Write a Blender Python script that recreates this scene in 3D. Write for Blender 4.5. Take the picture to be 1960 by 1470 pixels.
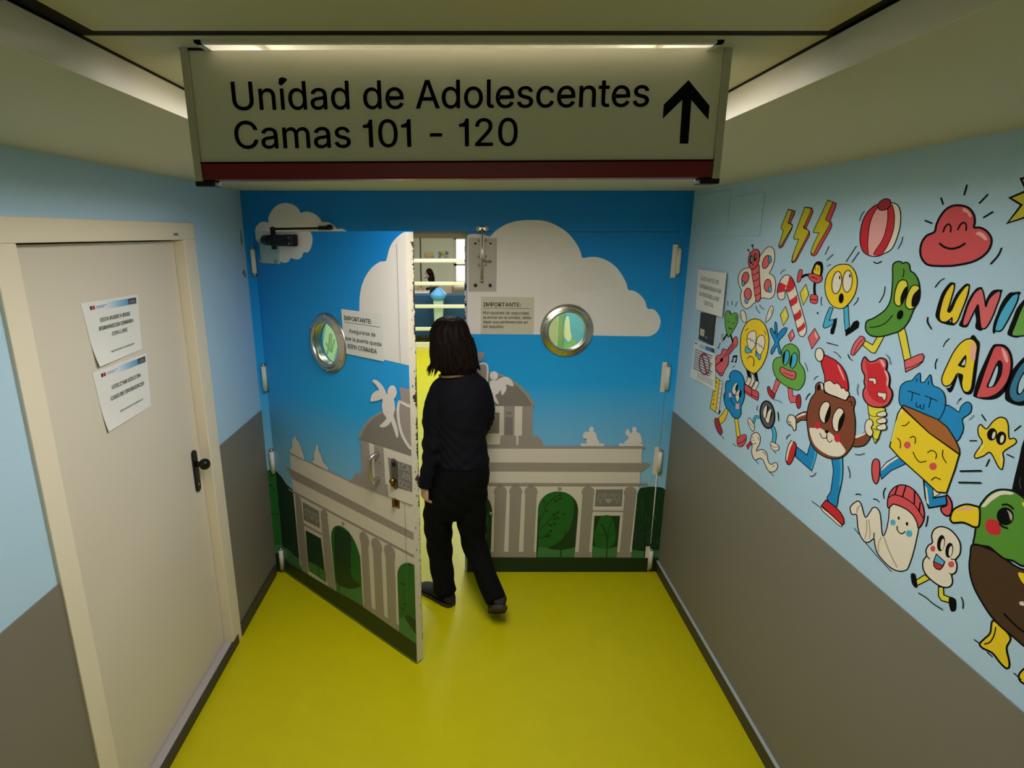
import bpy, bmesh, math, os, random
from mathutils import Vector, Matrix, Euler
from mathutils.geometry import tessellate_polygon
random.seed(7)
for _o in list(bpy.data.objects):
    bpy.data.objects.remove(_o)
scene = bpy.context.scene
COL = scene.collection

# ------------------------------------------------------------------ camera
CAM_POS = Vector((0.0, -3.161, 2.0587)); CAM_PITCH = 0.2583; CAM_F = 1087.0; CAM_PX = 893.5
cam_data = bpy.data.cameras.new('camera'); camera = bpy.data.objects.new('camera', cam_data); COL.objects.link(camera)
cam_data.sensor_fit = 'HORIZONTAL'; cam_data.sensor_width = 36.0
cam_data.lens = CAM_F / 1960.0 * 36.0
cam_data.shift_x = (980.0 - CAM_PX) / 1960.0
cam_data.clip_start = 0.05; cam_data.clip_end = 60
camera.location = CAM_POS; camera.rotation_euler = (math.pi / 2 - CAM_PITCH, 0, 0)
scene.camera = camera

# ------------------------------------------------------------------ world, lamps, exposure
world = bpy.data.worlds.new('world'); scene.world = world; world.use_nodes = True
world.node_tree.nodes['Background'].inputs[0].default_value = (0.9, 0.95, 0.8, 1)
world.node_tree.nodes['Background'].inputs[1].default_value = 0.02
def area_lamp(name, loc, rot, sx, sy, watts, color, spread=math.pi):
    d = bpy.data.lights.new(name, 'AREA'); d.shape = 'RECTANGLE'; d.size = sx; d.size_y = sy
    d.energy = watts; d.color = color; d.spread = spread
    o = bpy.data.objects.new(name, d); o.location = loc; o.rotation_euler = rot; COL.objects.link(o); return o
area_lamp('recessed_lamp_light', (-0.01, -1.56, 2.400), (0, 0, 0), 0.74, 0.80, 30, (1.0, 0.97, 0.94))
area_lamp('corridor_fill_light', (0.0, -5.6, 2.2), (math.radians(25), 0, 0), 1.6, 0.8, 5, (1.0, 0.97, 0.88))  # added frontal fill behind the camera, no fixture there
area_lamp('ward_lamp_light', (0.06, 1.0, 2.55), (0, 0, 0), 0.5, 0.6, 18, (1.0, 0.98, 0.88))
area_lamp('ward_far_lamp_light', (-0.6, 6.2, 2.62), (0, 0, 0), 3.0, 3.6, 120, (1.0, 0.98, 0.92))
area_lamp('ward_middle_fill_light', (0.4, 3.8, 2.62), (0, 0, 0), 0.6, 1.2, 38, (1.0, 0.98, 0.90))  # fill added to brighten the porthole view and ward floor
scene.view_settings.view_transform = 'Standard'; scene.view_settings.look = 'None'
scene.view_settings.gamma = 1.0; scene.view_settings.use_curve_mapping = False
scene.view_settings.exposure = 0.0

# ------------------------------------------------------------------ helpers
def lin(c):
    return tuple((x / 255 / 12.92) if x / 255 <= 0.04045 else ((x / 255 + 0.055) / 1.055) ** 2.4 for x in c)
MATS = {}
def mat(name, rgb, rough=0.6, metal=0.0, bump=0.0, bscale=200.0, mottle=0.0, mscale=6.0, spec=None, emit=0.0, alpha=1.0, trans=0.0, coat=0.0):
    if name in MATS: return MATS[name]
    m = bpy.data.materials.new(name); m.use_nodes = True; MATS[name] = m
    nt = m.node_tree; b = nt.nodes['Principled BSDF']; c = lin(rgb)
    b.inputs['Base Color'].default_value = (*c, 1); b.inputs['Roughness'].default_value = rough
    b.inputs['Metallic'].default_value = metal
    if spec is not None: b.inputs['Specular IOR Level'].default_value = spec
    if coat: b.inputs['Coat Weight'].default_value = coat
    if alpha < 1: b.inputs['Alpha'].default_value = alpha
    if trans: b.inputs['Transmission Weight'].default_value = trans
    if emit: b.inputs['Emission Color'].default_value = (*c, 1); b.inputs['Emission Strength'].default_value = emit
    if bump or mottle:
        tc = nt.nodes.new('ShaderNodeTexCoord')
    if mottle:
        n = nt.nodes.new('ShaderNodeTexNoise'); n.inputs['Scale'].default_value = mscale; n.inputs['Detail'].default_value = 6
        nt.links.new(tc.outputs['Object'], n.inputs['Vector'])
        mx = nt.nodes.new('ShaderNodeMix'); mx.data_type = 'RGBA'
        mx.inputs[6].default_value = (*[x * (1 - mottle) for x in c], 1); mx.inputs[7].default_value = (*[min(1, x * (1 + mottle)) for x in c], 1)
        nt.links.new(n.outputs['Fac'], mx.inputs[0]); nt.links.new(mx.outputs[2], b.inputs['Base Color'])
    if bump:
        n2 = nt.nodes.new('ShaderNodeTexNoise'); n2.inputs['Scale'].default_value = bscale; n2.inputs['Detail'].default_value = 2
        nt.links.new(tc.outputs['Object'], n2.inputs['Vector'])
        bp = nt.nodes.new('ShaderNodeBump'); bp.inputs['Strength'].default_value = bump; bp.inputs['Distance'].default_value = 0.002
        nt.links.new(n2.outputs['Fac'], bp.inputs['Height']); nt.links.new(bp.outputs['Normal'], b.inputs['Normal'])
    return m

def tag(o, label=None, cat=None, group=None, kind=None):
    if label: o['label'] = label
    if cat: o['category'] = cat
    if group: o['group'] = group
    if kind: o['kind'] = kind
    return o
def empty(name, loc, label=None, cat=None, group=None, rz=0.0):
    o = bpy.data.objects.new(name, None); o.empty_display_size = 0.05; o.location = loc; o.rotation_euler = (0, 0, rz); COL.objects.link(o)
    return tag(o, label, cat, group)
def setparent(o, parent):
    if parent is not None:
        o.parent = parent
        o.matrix_parent_inverse = (Matrix.LocRotScale(parent.location, parent.rotation_euler, None)).inverted() if parent.parent is None else parent_world(parent).inverted()
def parent_world(o):
    m = Matrix.LocRotScale(o.location, o.rotation_euler, None)
    return m if o.parent is None else parent_world(o.parent) @ o.matrix_parent_inverse @ m

class MB:
    """collects shapes with several materials and links them as one mesh object"""
    def __init__(s): s.bm = bmesh.new(); s.mats = []
    def mi(s, m):
        if m not in s.mats: s.mats.append(m)
        return s.mats.index(m)
    def face(s, pts, m, smooth=False):
        f = s.bm.faces.new([s.bm.verts.new(p) for p in pts]); f.material_index = s.mi(m); f.smooth = smooth; return f
    def box(s, x0, x1, y0, y1, z0, z1, m, bev=0.0, mtx=None):
        b = bmesh.new(); bmesh.ops.create_cube(b, size=1.0)
        for v in b.verts: v.co = Vector((x0 + (v.co.x + .5) * (x1 - x0), y0 + (v.co.y + .5) * (y1 - y0), z0 + (v.co.z + .5) * (z1 - z0)))
        if bev: bmesh.ops.bevel(b, geom=list(b.edges), offset=bev, segments=2, affect='EDGES', profile=0.5)
        s.merge(b, m, mtx); return s
    def merge(s, b, m, mtx=None, smooth=False):
        i = s.mi(m); mp = {}
        for v in b.verts: mp[v] = s.bm.verts.new(mtx @ v.co if mtx else v.co)
        for f in b.faces:
            try: nf = s.bm.faces.new([mp[v] for v in f.verts])
            except ValueError: continue
            nf.material_index = i; nf.smooth = smooth or f.smooth
        b.free()
    def ring_loft(s, rings, m, cap=True, smooth=True, closed=False):
        i = s.mi(m); vr = [[s.bm.verts.new(p) for p in r] for r in rings]; n = len(vr[0])
        pairs = list(zip(vr, vr[1:])) + ([(vr[-1], vr[0])] if closed else [])
        for a, b in pairs:
            for k in range(n):
                f = s.bm.faces.new([a[k], a[(k + 1) % n], b[(k + 1) % n], b[k]]); f.material_index = i; f.smooth = smooth
        if cap and not closed:
            for r, rev in ((vr[0], True), (vr[-1], False)):
                f = s.bm.faces.new(r[::-1] if rev else r); f.material_index = i; f.smooth = smooth
        return s
    def tube(s, pts, rad, m, n=10, cap=True, sub=0, flat=1.0, updir=None):
        pts = [Vector(p) for p in pts]
        rad = [rad] * len(pts) if isinstance(rad, (int, float)) else list(rad)
        if sub: pts, rad = catmull3(pts, rad, sub)
        rings = []; prev = None
        for k, p in enumerate(pts):
            t = (pts[min(k + 1, len(pts) - 1)] - pts[max(k - 1, 0)]).normalized()
            if prev is None:
                a = Vector(updir) if updir else (Vector((0, 0, 1)) if abs(t.z) < .9 else Vector((0, 1, 0)))
                u = (a - t * a.dot(t)).normalized()
            else:
                u = (prev - t * prev.dot(t)).normalized()
            prev = u; w = t.cross(u)
            rings.append([p + u * (math.cos(2 * math.pi * j / n) * rad[k]) + w * (math.sin(2 * math.pi * j / n) * rad[k] * flat) for j in range(n)])
        return s.ring_loft(rings, m, cap)
    def cyl(s, p0, p1, r, m, n=20, r1=None):
        return s.tube([p0, p1], [r, r if r1 is None else r1], m, n)
    def ball(s, c, rx, ry, rz, m, seg=20, mtx=None):
        b = bmesh.new(); bmesh.ops.create_uvsphere(b, u_segments=seg, v_segments=max(8, seg // 2), radius=1.0)
        for v in b.verts: v.co = Vector((v.co.x * rx, v.co.y * ry, v.co.z * rz))
        M = Matrix.Translation(Vector(c)) @ (mtx if mtx else Matrix.Identity(4))
        s.merge(b, m, M, smooth=True); return s
    def link(s, name, parent=None, label=None, cat=None, group=None, kind=None, origin=None):
        me = bpy.data.meshes.new(name)
        bmesh.ops.recalc_face_normals(s.bm, faces=list(s.bm.faces)) if not getattr(s, 'norecalc', False) else None
        if origin is not None:
            for v in s.bm.verts: v.co -= Vector(origin)
        s.bm.to_mesh(me); s.bm.free()
        for m in s.mats: me.materials.append(m)
        o = bpy.data.objects.new(name, me); COL.objects.link(o)
        if origin is not None: o.location = origin
        setparent(o, parent)
        return tag(o, label, cat, group, kind)
def catmull3(pts, rad, sub):
    P = []; Rr = []; n = len(pts)
    for i in range(n - 1):
        p0, p1, p2, p3 = pts[max(i - 1, 0)], pts[i], pts[i + 1], pts[min(i + 2, n - 1)]
        for k in range(sub):
            t = k / sub
            P.append(0.5 * ((2 * p1) + (p2 - p0) * t + (2 * p0 - 5 * p1 + 4 * p2 - p3) * t * t + (3 * p1 - p0 - 3 * p2 + p3) * t ** 3))
            Rr.append(rad[i] + (rad[i + 1] - rad[i]) * (t * t * (3 - 2 * t)))
    return P + [pts[-1]], Rr + [rad[-1]]

# ------------------------------------------------------------------ measured views of the photograph: a pixel of the 1960x1470 frame onto a real plane
_cp, _sp = math.cos(CAM_PITCH), math.sin(CAM_PITCH)
FWD = Vector((0, _cp, -_sp)); RGT = Vector((1, 0, 0)); UPV = Vector((0, _sp, _cp))
def pray(u, v): return FWD + RGT * ((u - CAM_PX) / CAM_F) + UPV * ((735.0 - v) / CAM_F)
class Plane:
    def __init__(s, p, n): s.p = Vector(p); s.n = Vector(n).normalized()
    def at(s, u, v, off=0.0):
        d = pray(u, v); q = s.p + s.n * off
        return CAM_POS + d * ((q - CAM_POS).dot(s.n) / d.dot(s.n))
def at_y(u, v, y): return Plane((0, y, 0), (0, -1, 0)).at(u, v)
def at_z(u, v, z): return Plane((0, 0, z), (0, 0, 1)).at(u, v)

# ------------------------------------------------------------------ lettering
FONTS = {}
def font(name):
    if name not in FONTS:
        f = None
        try:
            p = os.path.join(bpy.utils.system_resource('DATAFILES'), 'fonts', name + '.woff2')
            if os.path.exists(p): f = bpy.data.fonts.load(p)
        except Exception: f = None
        FONTS[name] = f
    return FONTS[name]
TXT = {}
def _raw_text(t, fnt, shear):
    cu = bpy.data.curves.new('t', 'FONT'); cu.body = t; cu.size = 1.0; cu.resolution_u = 4; cu.shear = shear
    f = font(fnt)
    if f: cu.font = f
    ob = bpy.data.objects.new('t', cu); COL.objects.link(ob)
    dg = bpy.context.evaluated_depsgraph_get(); ev = ob.evaluated_get(dg); me = ev.to_mesh()
    vs = [v.co.copy() for v in me.vertices]; fs = [list(p.vertices) for p in me.polygons]
    ev.to_mesh_clear(); bpy.data.objects.remove(ob); bpy.data.curves.remove(cu); return vs, fs
ADV = {}
def _advance(t, fnt):
    if (t, fnt) not in ADV:
        w = lambda q: max(v.x for v in _raw_text(q, fnt, 0)[0])
        ADV[(t, fnt)] = w(t + 'I') - w('I')
    return ADV[(t, fnt)]
def text_shape(s, fnt='Inter', shear=0.0, bold=0.0):
    """faces of a line of text, left edge at 0, baseline at 0, capital height 1; figure 1 without a foot"""
    key = (s, fnt, shear, bold)
    if key in TXT: return TXT[key]
    cap = max(v.y for v in _raw_text('H', fnt, 0)[0]); vs, fs, pen = [], [], 0.0
    for run in [r for r in __import__('re').split('(1)', s) if r]:
        if run == '1':
            a, f = [Vector((x * cap, y * cap, 0)) for x, y in ((.27, 0), (.40, 0), (.40, 1), (.30, 1), (.27, .90), (.20, .835), (.06, .805), (.06, .715), (.27, .715))], [list(range(9))]
            ad = .53 * cap
        else:
            a, f = _raw_text(run, fnt, shear); ad = _advance(run, fnt)
        vs += [(v.x + pen, v.y) for v in a]; fs += [[k + len(vs) - len(a) for k in q] for q in f]; pen += ad
    x0 = min(v[0] for v in vs); vs = [((x - x0) / cap, y / cap) for x, y in vs]; w = max(v[0] for v in vs)
    if bold:
        n = len(vs); base, bf = list(vs), list(fs)
        for dx, dy in ((bold, 0), (-bold, 0), (0, bold * .7), (0, -bold * .7)):
            o = len(vs); vs += [(x + dx, y + dy) for x, y in base]; fs += [[k + o for k in q] for q in bf]
    TXT[key] = (vs, fs, w); return TXT[key]
def put_text(mb, s, m, p0, ex, ey, cap, width=None, align='l', fnt='Inter', shear=0.0, bold=0.0, off=Vector((0, 0, 0))):
    """p0: baseline start (or centre / end), ex and ey unit vectors, cap: height of capitals, width: total width"""
    vs, fs, w = text_shape(s, fnt, shear, bold)
    kx = (width / w) if width else cap
    sh = {'l': 0.0, 'c': -w / 2, 'r': -w}[align]
    P = [Vector(p0) + off + ex * ((x + sh) * kx) + ey * (y * cap) for x, y in vs]
    nv = [mb.bm.verts.new(p) for p in P]; i = mb.mi(m)
    for f in fs:
        try: nf = mb.bm.faces.new([nv[k] for k in f]); nf.material_index = i
        except ValueError: pass

# ------------------------------------------------------------------ flat painting on a real surface
def P2(s): return [tuple(float(a) for a in t.split(',')) for t in s.split()]
def smooth2(pts, closed, sub=6):
    n = len(pts); out = []
    if n < 3: return list(pts)
    rng = range(n) if closed else range(n - 1)
    for i in rng:
        if closed: p0, p1, p2, p3 = pts[(i - 1) % n], pts[i], pts[(i + 1) % n], pts[(i + 2) % n]
        else: p0, p1, p2, p3 = pts[max(i - 1, 0)], pts[i], pts[i + 1], pts[min(i + 2, n - 1)]
        for k in range(sub):
            t = k / sub
            out.append(tuple(0.5 * (2 * p1[d] + (p2[d] - p0[d]) * t + (2 * p0[d] - 5 * p1[d] + 4 * p2[d] - p3[d]) * t * t + (3 * p1[d] - p0[d] - 3 * p2[d] + p3[d]) * t ** 3) for d in (0, 1)))
    if not closed: out.append(pts[-1])
    return out
PAINT = {}
class Paint:
    """layers of flat paint lying on one plane; shapes are traced in a crop of the photograph (x0, y0, scale)"""
    def __init__(s, plane, crop=(0, 0, 1), start=0.0005, step=0.00005, clip=None):
        s.plane = plane; s.crop = crop; s.off = start; s.step = step; s.mb = MB(); s.mb.norecalc = True; s.clip = clip
    def use(s, x0, y0, k): s.crop = (x0, y0, k); return s
    def px(s, p): return (s.crop[0] + p[0] / s.crop[2], s.crop[1] + p[1] / s.crop[2])
    def _poly(s, pts, m):
        q = [s.px(p) for p in pts]
        if s.clip:
            q = s.clip(q)
            if len(q) < 3: return
        v3 = [s.plane.at(u, v, s.off) for u, v in q]
        tri = tessellate_polygon([[Vector((u, v, 0)) for u, v in q]])
        bv = [s.mb.bm.verts.new(p) for p in v3]; i = s.mb.mi(m)
        for t in tri:
            a, b, c = (v3[k] for k in t)
            if (b - a).cross(c - a).length < 1e-12: continue
            t = list(t)
            if (b - a).cross(c - a).dot(s.plane.n) < 0: t.reverse()
            try: f = s.mb.bm.faces.new([bv[k] for k in t]); f.material_index = i
            except ValueError: pass
    def fill(s, col, pts, sm=True):
        pts = P2(pts) if isinstance(pts, str) else pts
        s._poly(smooth2(pts, True) if sm else pts, col); s.off += s.step; return s
    def line(s, pts, w, col=None, sm=True, closed=False, taper=False):
        pts = P2(pts) if isinstance(pts, str) else pts
        col = col or INK
        q = smooth2(pts, closed) if sm else list(pts)
        q = [q[0]] + [b for a, b in zip(q, q[1:]) if (a[0] - b[0]) ** 2 + (a[1] - b[1]) ** 2 > 1e-6]
        if closed and (q[0][0] - q[-1][0]) ** 2 + (q[0][1] - q[-1][1]) ** 2 < 1e-6: q.pop()
        n = len(q); L = []; Rr = []
        for i in range(n):
            a = q[(i - 1) % n] if closed or i else q[i]; b = q[(i + 1) % n] if closed or i < n - 1 else q[i]; c = q[i]
            def nrm(u, v):
                dx, dy = v[0] - u[0], v[1] - u[1]; l = math.hypot(dx, dy) or 1.0; return (-dy / l, dx / l)
            n1 = nrm(a, c) if a != c else nrm(c, b); n2 = nrm(c, b) if b != c else n1
            mx, my = n1[0] + n2[0], n1[1] + n2[1]; l = math.hypot(mx, my)
            if l < 0.5: mx, my, f = n2[0], n2[1], 1.0
            else: mx, my = mx / l, my / l; f = min(2.0, 1.0 / max(0.3, mx * n1[0] + my * n1[1]))
            h = w / 2 * f
            if taper and not closed: h *= 0.45 + 0.55 * math.sin(math.pi * i / (n - 1))
            L.append((c[0] + mx * h, c[1] + my * h)); Rr.append((c[0] - mx * h, c[1] - my * h))
        i = s.mb.mi(col)
        def V(p):
            u, v = s.px(p); return s.mb.bm.verts.new(s.plane.at(u, v, s.off))
        if s.clip:
            for k in range(n if closed else n - 1):
                j = (k + 1) % n; s._poly([L[k], L[j], Rr[j], Rr[k]], col)
        else:
            lv = [V(p) for p in L]; rv = [V(p) for p in Rr]
            for k in range(n if closed else n - 1):
                j = (k + 1) % n
                f = s.mb.bm.faces.new([lv[k], lv[j], rv[j], rv[k]]); f.material_index = i
                f.normal_update()
                if f.normal.dot(s.plane.n) < 0: f.normal_flip()
            if not closed and not taper:
                for c, e in ((q[0], q[1]), (q[-1], q[-2])):
                    ang = math.atan2(c[1] - e[1], c[0] - e[0])
                    s._poly([(c[0] + w / 2 * math.cos(ang + t), c[1] + w / 2 * math.sin(ang + t)) for t in (-1.57, -.8, 0, .8, 1.57)], col)
        s.off += s.step; return s
    def blob(s, col, pts, w=8, sm=True, ink=None):
        pts = P2(pts) if isinstance(pts, str) else pts
        s.fill(col, pts, sm); return s.line(pts, w, ink, sm, closed=True)
    def ell(s, col, cx, cy, rx, ry, rot=0.0, w=0, n=20, ink=None):
        c, d = math.cos(math.radians(rot)), math.sin(math.radians(rot))
        pts = [(cx + rx * math.cos(t) * c - ry * math.sin(t) * d, cy + rx * math.cos(t) * d + ry * math.sin(t) * c) for t in [2 * math.pi * k / n for k in range(n)]]
        if col: s.fill(col, pts, False)
        if w: s.line(pts, w, ink, False, True)
        return s
    def lines(s, text, w=6, sm=True):
        for seg in text.split('|'): s.line(seg.strip(), w, None, sm)
        return s
    def done(s, name, parent, label=None):
        o = s.mb.link(name, parent, label); return o
# ------------------------------------------------------------------ materials of the place
INK = mat('ink black', (7, 7, 8), .7, spec=.12)
M_FLOOR = mat('yellow green vinyl floor', (197, 188, 5), .38, mottle=.06, mscale=9, bump=.05, bscale=350, spec=.35)
M_BLUE = mat('light blue wall covering', (176, 208, 230), .7, bump=.35, bscale=260, mottle=.03, mscale=3)
M_DADO = mat('grey vinyl dado', (123, 118, 107), .55, mottle=.03, mscale=14, bump=.08, bscale=300)
M_BASE = mat('dark brown skirting', (58, 54, 46), .5)
M_SEAL = mat('pale skirting edge', (170, 178, 186), .5)
M_CEIL = mat('cream ceiling paint', (206, 202, 180), .8, bump=.1, bscale=180)
M_FASCIA = mat('white ceiling edge', (232, 226, 212), .7)
M_GAP = mat('painted gap shade', (10, 9, 8), .9)
M_CREAM = mat('cream door paint', (214, 205, 189), .5, mottle=.02, mscale=5)
M_CASING = mat('cream casing paint', (228, 217, 194), .5)
M_SILL = mat('grey lilac sill', (176, 168, 166), .45)
M_STEEL = mat('brushed steel', (200, 196, 186), .28, metal=1.0)
M_STEELD = mat('dull steel', (176, 172, 160), .42, metal=1.0)
M_BLACK = mat('black plastic', (13, 12, 12), .35, spec=.3)
M_BRASS = mat('worn brass', (150, 118, 60), .35, metal=1.0)
M_WHITE = mat('white enamel', (226, 220, 208), .45)
M_PAPER = mat('white paper', (226, 226, 222), .6)
M_INKG = mat('dark grey print', (52, 50, 50), .6)
M_PLATE = mat('translucent plastic plate', (178, 200, 198), .3)
M_EDGE = mat('chipped white door edge', (214, 206, 188), .55, mottle=.10, mscale=30)
M_DIRT = mat('bare dark wood under chipped paint', (52, 44, 36), .8)

def sky_material():
    m = bpy.data.materials.new('printed sky vinyl'); m.use_nodes = True; nt = m.node_tree; b = nt.nodes['Principled BSDF']
    b.inputs['Roughness'].default_value = .42; b.inputs['Specular IOR Level'].default_value = .3
    tc = nt.nodes.new('ShaderNodeTexCoord'); sp = nt.nodes.new('ShaderNodeSeparateXYZ'); nt.links.new(tc.outputs['Object'], sp.inputs[0])
    mr = nt.nodes.new('ShaderNodeMapRange'); mr.inputs['From Min'].default_value = .6; mr.inputs['From Max'].default_value = 2.1
    nt.links.new(sp.outputs['Z'], mr.inputs['Value'])
    cr = nt.nodes.new('ShaderNodeValToRGB'); e = cr.color_ramp.elements
    e[0].position = 0; e[0].color = (*lin((156, 210, 238)), 1); e[1].position = 1; e[1].color = (*lin((0, 130, 216)), 1)
    x = cr.color_ramp.elements.new(.42); x.color = (*lin((34, 172, 244)), 1)
    nt.links.new(mr.outputs['Result'], cr.inputs['Fac']); nt.links.new(cr.outputs['Color'], b.inputs['Base Color']); return m
M_SKY = sky_material()

def glass_material():
    m = bpy.data.materials.new('clear glass'); m.use_nodes = True; nt = m.node_tree; nt.nodes.remove(nt.nodes['Principled BSDF'])
    t = nt.nodes.new('ShaderNodeBsdfTransparent'); t.inputs[0].default_value = (.93, .97, .93, 1)
    g = nt.nodes.new('ShaderNodeBsdfGlossy'); g.inputs['Roughness'].default_value = .03
    mx = nt.nodes.new('ShaderNodeMixShader'); mx.inputs[0].default_value = .07
    nt.links.new(t.outputs[0], mx.inputs[1]); nt.links.new(g.outputs[0], mx.inputs[2]); nt.links.new(mx.outputs[0], nt.nodes['Material Output'].inputs[0]); return m
M_GLASS = glass_material()

XL, XR, H = -1.2, 1.204, 2.28          # side walls and height of the lower ceiling
HX, HZ = 1.145, 2.068                  # half width and height of the double door
YN = -6.2                              # the corridor goes on behind the camera
DOOR_LEN = 1.20
HINGE = Vector((-HX - .002, -.005, 0)); TIP = Vector((-.248, -.797, 0))
LD = (TIP - HINGE).normalized(); LN = Vector((LD.y, -LD.x, 0))
if LN.y > 0: LN = -LN
END = Plane((0, 0, 0), (0, -1, 0)); LEAF = Plane(HINGE, LN)
RW = Plane((XR, 0, 0), (-1, 0, 0)); LW = Plane((XL, 0, 0), (1, 0, 0)); LDOOR = Plane((-1.235, 0, 0), (1, 0, 0))

def slab(mb, outer, holes, o, ex, ey, n, th, m_front, m_back=None, m_side=None):
    """plate with holes; outline in (ex, ey) coordinates, thickness th behind the front face whose normal is n"""
    loops = [outer] + holes; flat = [p for l in loops for p in l]
    tri = tessellate_polygon([[Vector((x, y, 0)) for x, y in l] for l in loops])
    f3 = [o + ex * x + ey * y for x, y in flat]; b3 = [p - n * th for p in f3]
    fv = [mb.bm.verts.new(p) for p in f3]; bv = [mb.bm.verts.new(p) for p in b3]
    i, j, k = mb.mi(m_front), mb.mi(m_back or m_front), mb.mi(m_side or m_back or m_front)
    for t in tri:
        mb.bm.faces.new([fv[q] for q in t]).material_index = i; mb.bm.faces.new([bv[q] for q in reversed(t)]).material_index = j
    base = 0
    for l in loops:
        for q in range(len(l)):
            a, b = base + q, base + (q + 1) % len(l)
            mb.bm.faces.new([fv[a], fv[b], bv[b], bv[a]]).material_index = k
        base += len(l)
def rect(x0, x1, y0, y1): return [(x0, y0), (x1, y0), (x1, y1), (x0, y1)]
def circ(cx, cy, r, n=40): return [(cx + r * math.cos(2 * math.pi * k / n), cy + r * math.sin(2 * math.pi * k / n)) for k in range(n)]
EX, EY, EZ = Vector((1, 0, 0)), Vector((0, 1, 0)), Vector((0, 0, 1))

# ------------------------------------------------------------------ floor, walls, ceiling
mb = MB(); mb.box(-4.6, 4.2, YN, 11.0, -.06, 0.0, M_FLOOR); mb.link('floor', kind='structure')
mb = MB()
slab(mb, [(YN, 0), (-1.695, 0), (-1.695, 2.1), (-.605, 2.1), (-.605, 0), (.12, 0), (.12, 2.62), (YN, 2.62)], [], Vector((XL, 0, 0)), EY, EZ, EX, .12, M_BLUE)
wall_left = mb.link('wall_left', kind='structure')
mb = MB(); mb.box(XR, XR + .12, YN, .12, 0, 2.62, M_BLUE); wall_right = mb.link('wall_right', kind='structure')
mb = MB(); slab(mb, [(XL, 0), (-HX - .003, 0), (-HX - .003, HZ + .003), (HX + .003, HZ + .003), (HX + .003, 0), (XR, 0), (XR, 2.62), (XL, 2.62)], [], Vector((0, 0, 0)), EX, EZ, -EY, .12, M_SKY, M_WHITE)
wall_end = mb.link('wall_end', kind='structure')
mb = MB(); mb.box(XL - .12, XR + .12, YN - .1, YN, 0, 2.62, M_BLUE); mb.link('wall_back', kind='structure')

# lower ceiling round a shallow recess, white upstand, upper ceiling; black strips paint the shade of its gaps
RX0, RX1, RY1 = -.556, .524, -1.05
mb = MB()
mb.box(XL, RX0, YN, 0, H, H + .03, M_CEIL); mb.box(RX1, XR, YN, 0, H, H + .03, M_CEIL); mb.box(RX0, RX1, RY1, 0, H, H + .03, M_CEIL)
ceiling = mb.link('ceiling', kind='structure')
mb = MB()
ZC = 2.335
for x, d in ((RX0, .001), (RX1, -.001)):
    mb.box(min(x, x + d), max(x, x + d), YN, RY1, H, ZC - .004, M_FASCIA)
mb.box(RX0, RX1, RY1 - .001, RY1, H, ZC - .004, M_FASCIA)
mb.link('trim_1', kind='structure')
mb = MB()
TX0, TX1, TY0, TY1 = -.402, .379, -2.224, -1.12
slab(mb, rect(RX0 + .003, RX1 - .003, -2.240, RY1 - .002), [rect(TX0, TX1, TY0, TY1)], Vector((0, 0, ZC)), EX, EY, -EZ, .03, M_CEIL)
mb.box(RX0 + .030, RX1 - .016, YN, -2.262, ZC, ZC + .02, M_CEIL)
mb.link('ceiling_recess', kind='structure')
mb = MB()
mb.box(RX0 + .002, RX1 - .002, YN, -2.253, ZC + .031, ZC + .033, M_GAP)
mb.box(RX0 + .030, RX1 - .016, -2.2615, -2.2405, ZC + .001, ZC + .03, M_GAP)
for x0, x1 in ((RX0 + .001, RX0 + .0028), (RX1 - .0028, RX1 - .001)): mb.box(x0, x1, -2.253, RY1, ZC - .003, ZC + .03, M_GAP)
for x0, x1 in ((RX0 + .001, RX0 + .029), (RX1 - .015, RX1 - .001)): mb.box(x0, x1, YN, -2.2415, ZC + .001, ZC + .03, M_GAP)
mb.link('trim_2', kind='structure')
mb = MB(); mb.box(-4.6, 4.2, YN, 11, 2.66, 2.7, M_CEIL); mb.link('ceiling_slab', kind='structure')

# recessed lamp: a tray in the recess, its tubes and the reflector
t = empty('ceiling_light', (-.02, -1.63, ZC), 'recessed white ceiling light in the raised ceiling just behind the hanging sign', 'ceiling light')
mb = MB(); zt = ZC + .075
mb.box(TX0, TX0 + .01, TY0, TY1, ZC - .004, zt, M_FASCIA); mb.box(TX1 - .01, TX1, TY0, TY1, ZC - .004, zt, M_FASCIA)
mb.box(TX0, TX1, TY0, TY0 + .01, ZC - .004, zt, M_FASCIA); mb.box(TX0, TX1, TY1 - .01, TY1, ZC - .004, zt, M_FASCIA)
mb.box(TX0, TX1, TY0, TY1, zt, zt + .01, M_FASCIA); mb.link('tray', t)
M_TUBE = mat('lit fluorescent tube', (255, 246, 224), .4, emit=.35)
for y in (-1.3, -1.55, -1.8):
    mb = MB(); mb.cyl((TX0 + .03, y, zt - .014), (TX1 - .03, y, zt - .014), .008, M_TUBE, 12); mb.link('lamp_tube', t)

# ------------------------------------------------------------------ dado boards and skirtings
mb = MB(); mb.box(XL, XL + .004, -.600, 0, .07, 1.067, M_DADO, .001); mb.box(XL, XL + .004, YN, -1.70, .07, 1.067, M_DADO, .001); mb.link('trim_3', kind='structure')
mb = MB(); mb.box(XR - .004, XR, -2.300, 0, .07, 1.060, M_DADO, .001); mb.box(XR - .004, XR, YN, -2.303, .07, 1.060, M_DADO, .001); mb.link('trim_4', kind='structure')
mb = MB(); mb.box(XR - .014, XR, YN, -.002, 0, .072, M_BASE, .002); mb.box(XR - .016, XR, YN, -.002, .072, .080, M_SEAL, .001); mb.link('baseboard_right', kind='structure')
mb = MB(); mb.box(XL, XL + .014, -.600, -.03, 0, .072, M_BASE, .002); mb.box(XL, XL + .014, YN, -1.70, 0, .072, M_BASE, .002); mb.link('baseboard_left', kind='structure')
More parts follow.
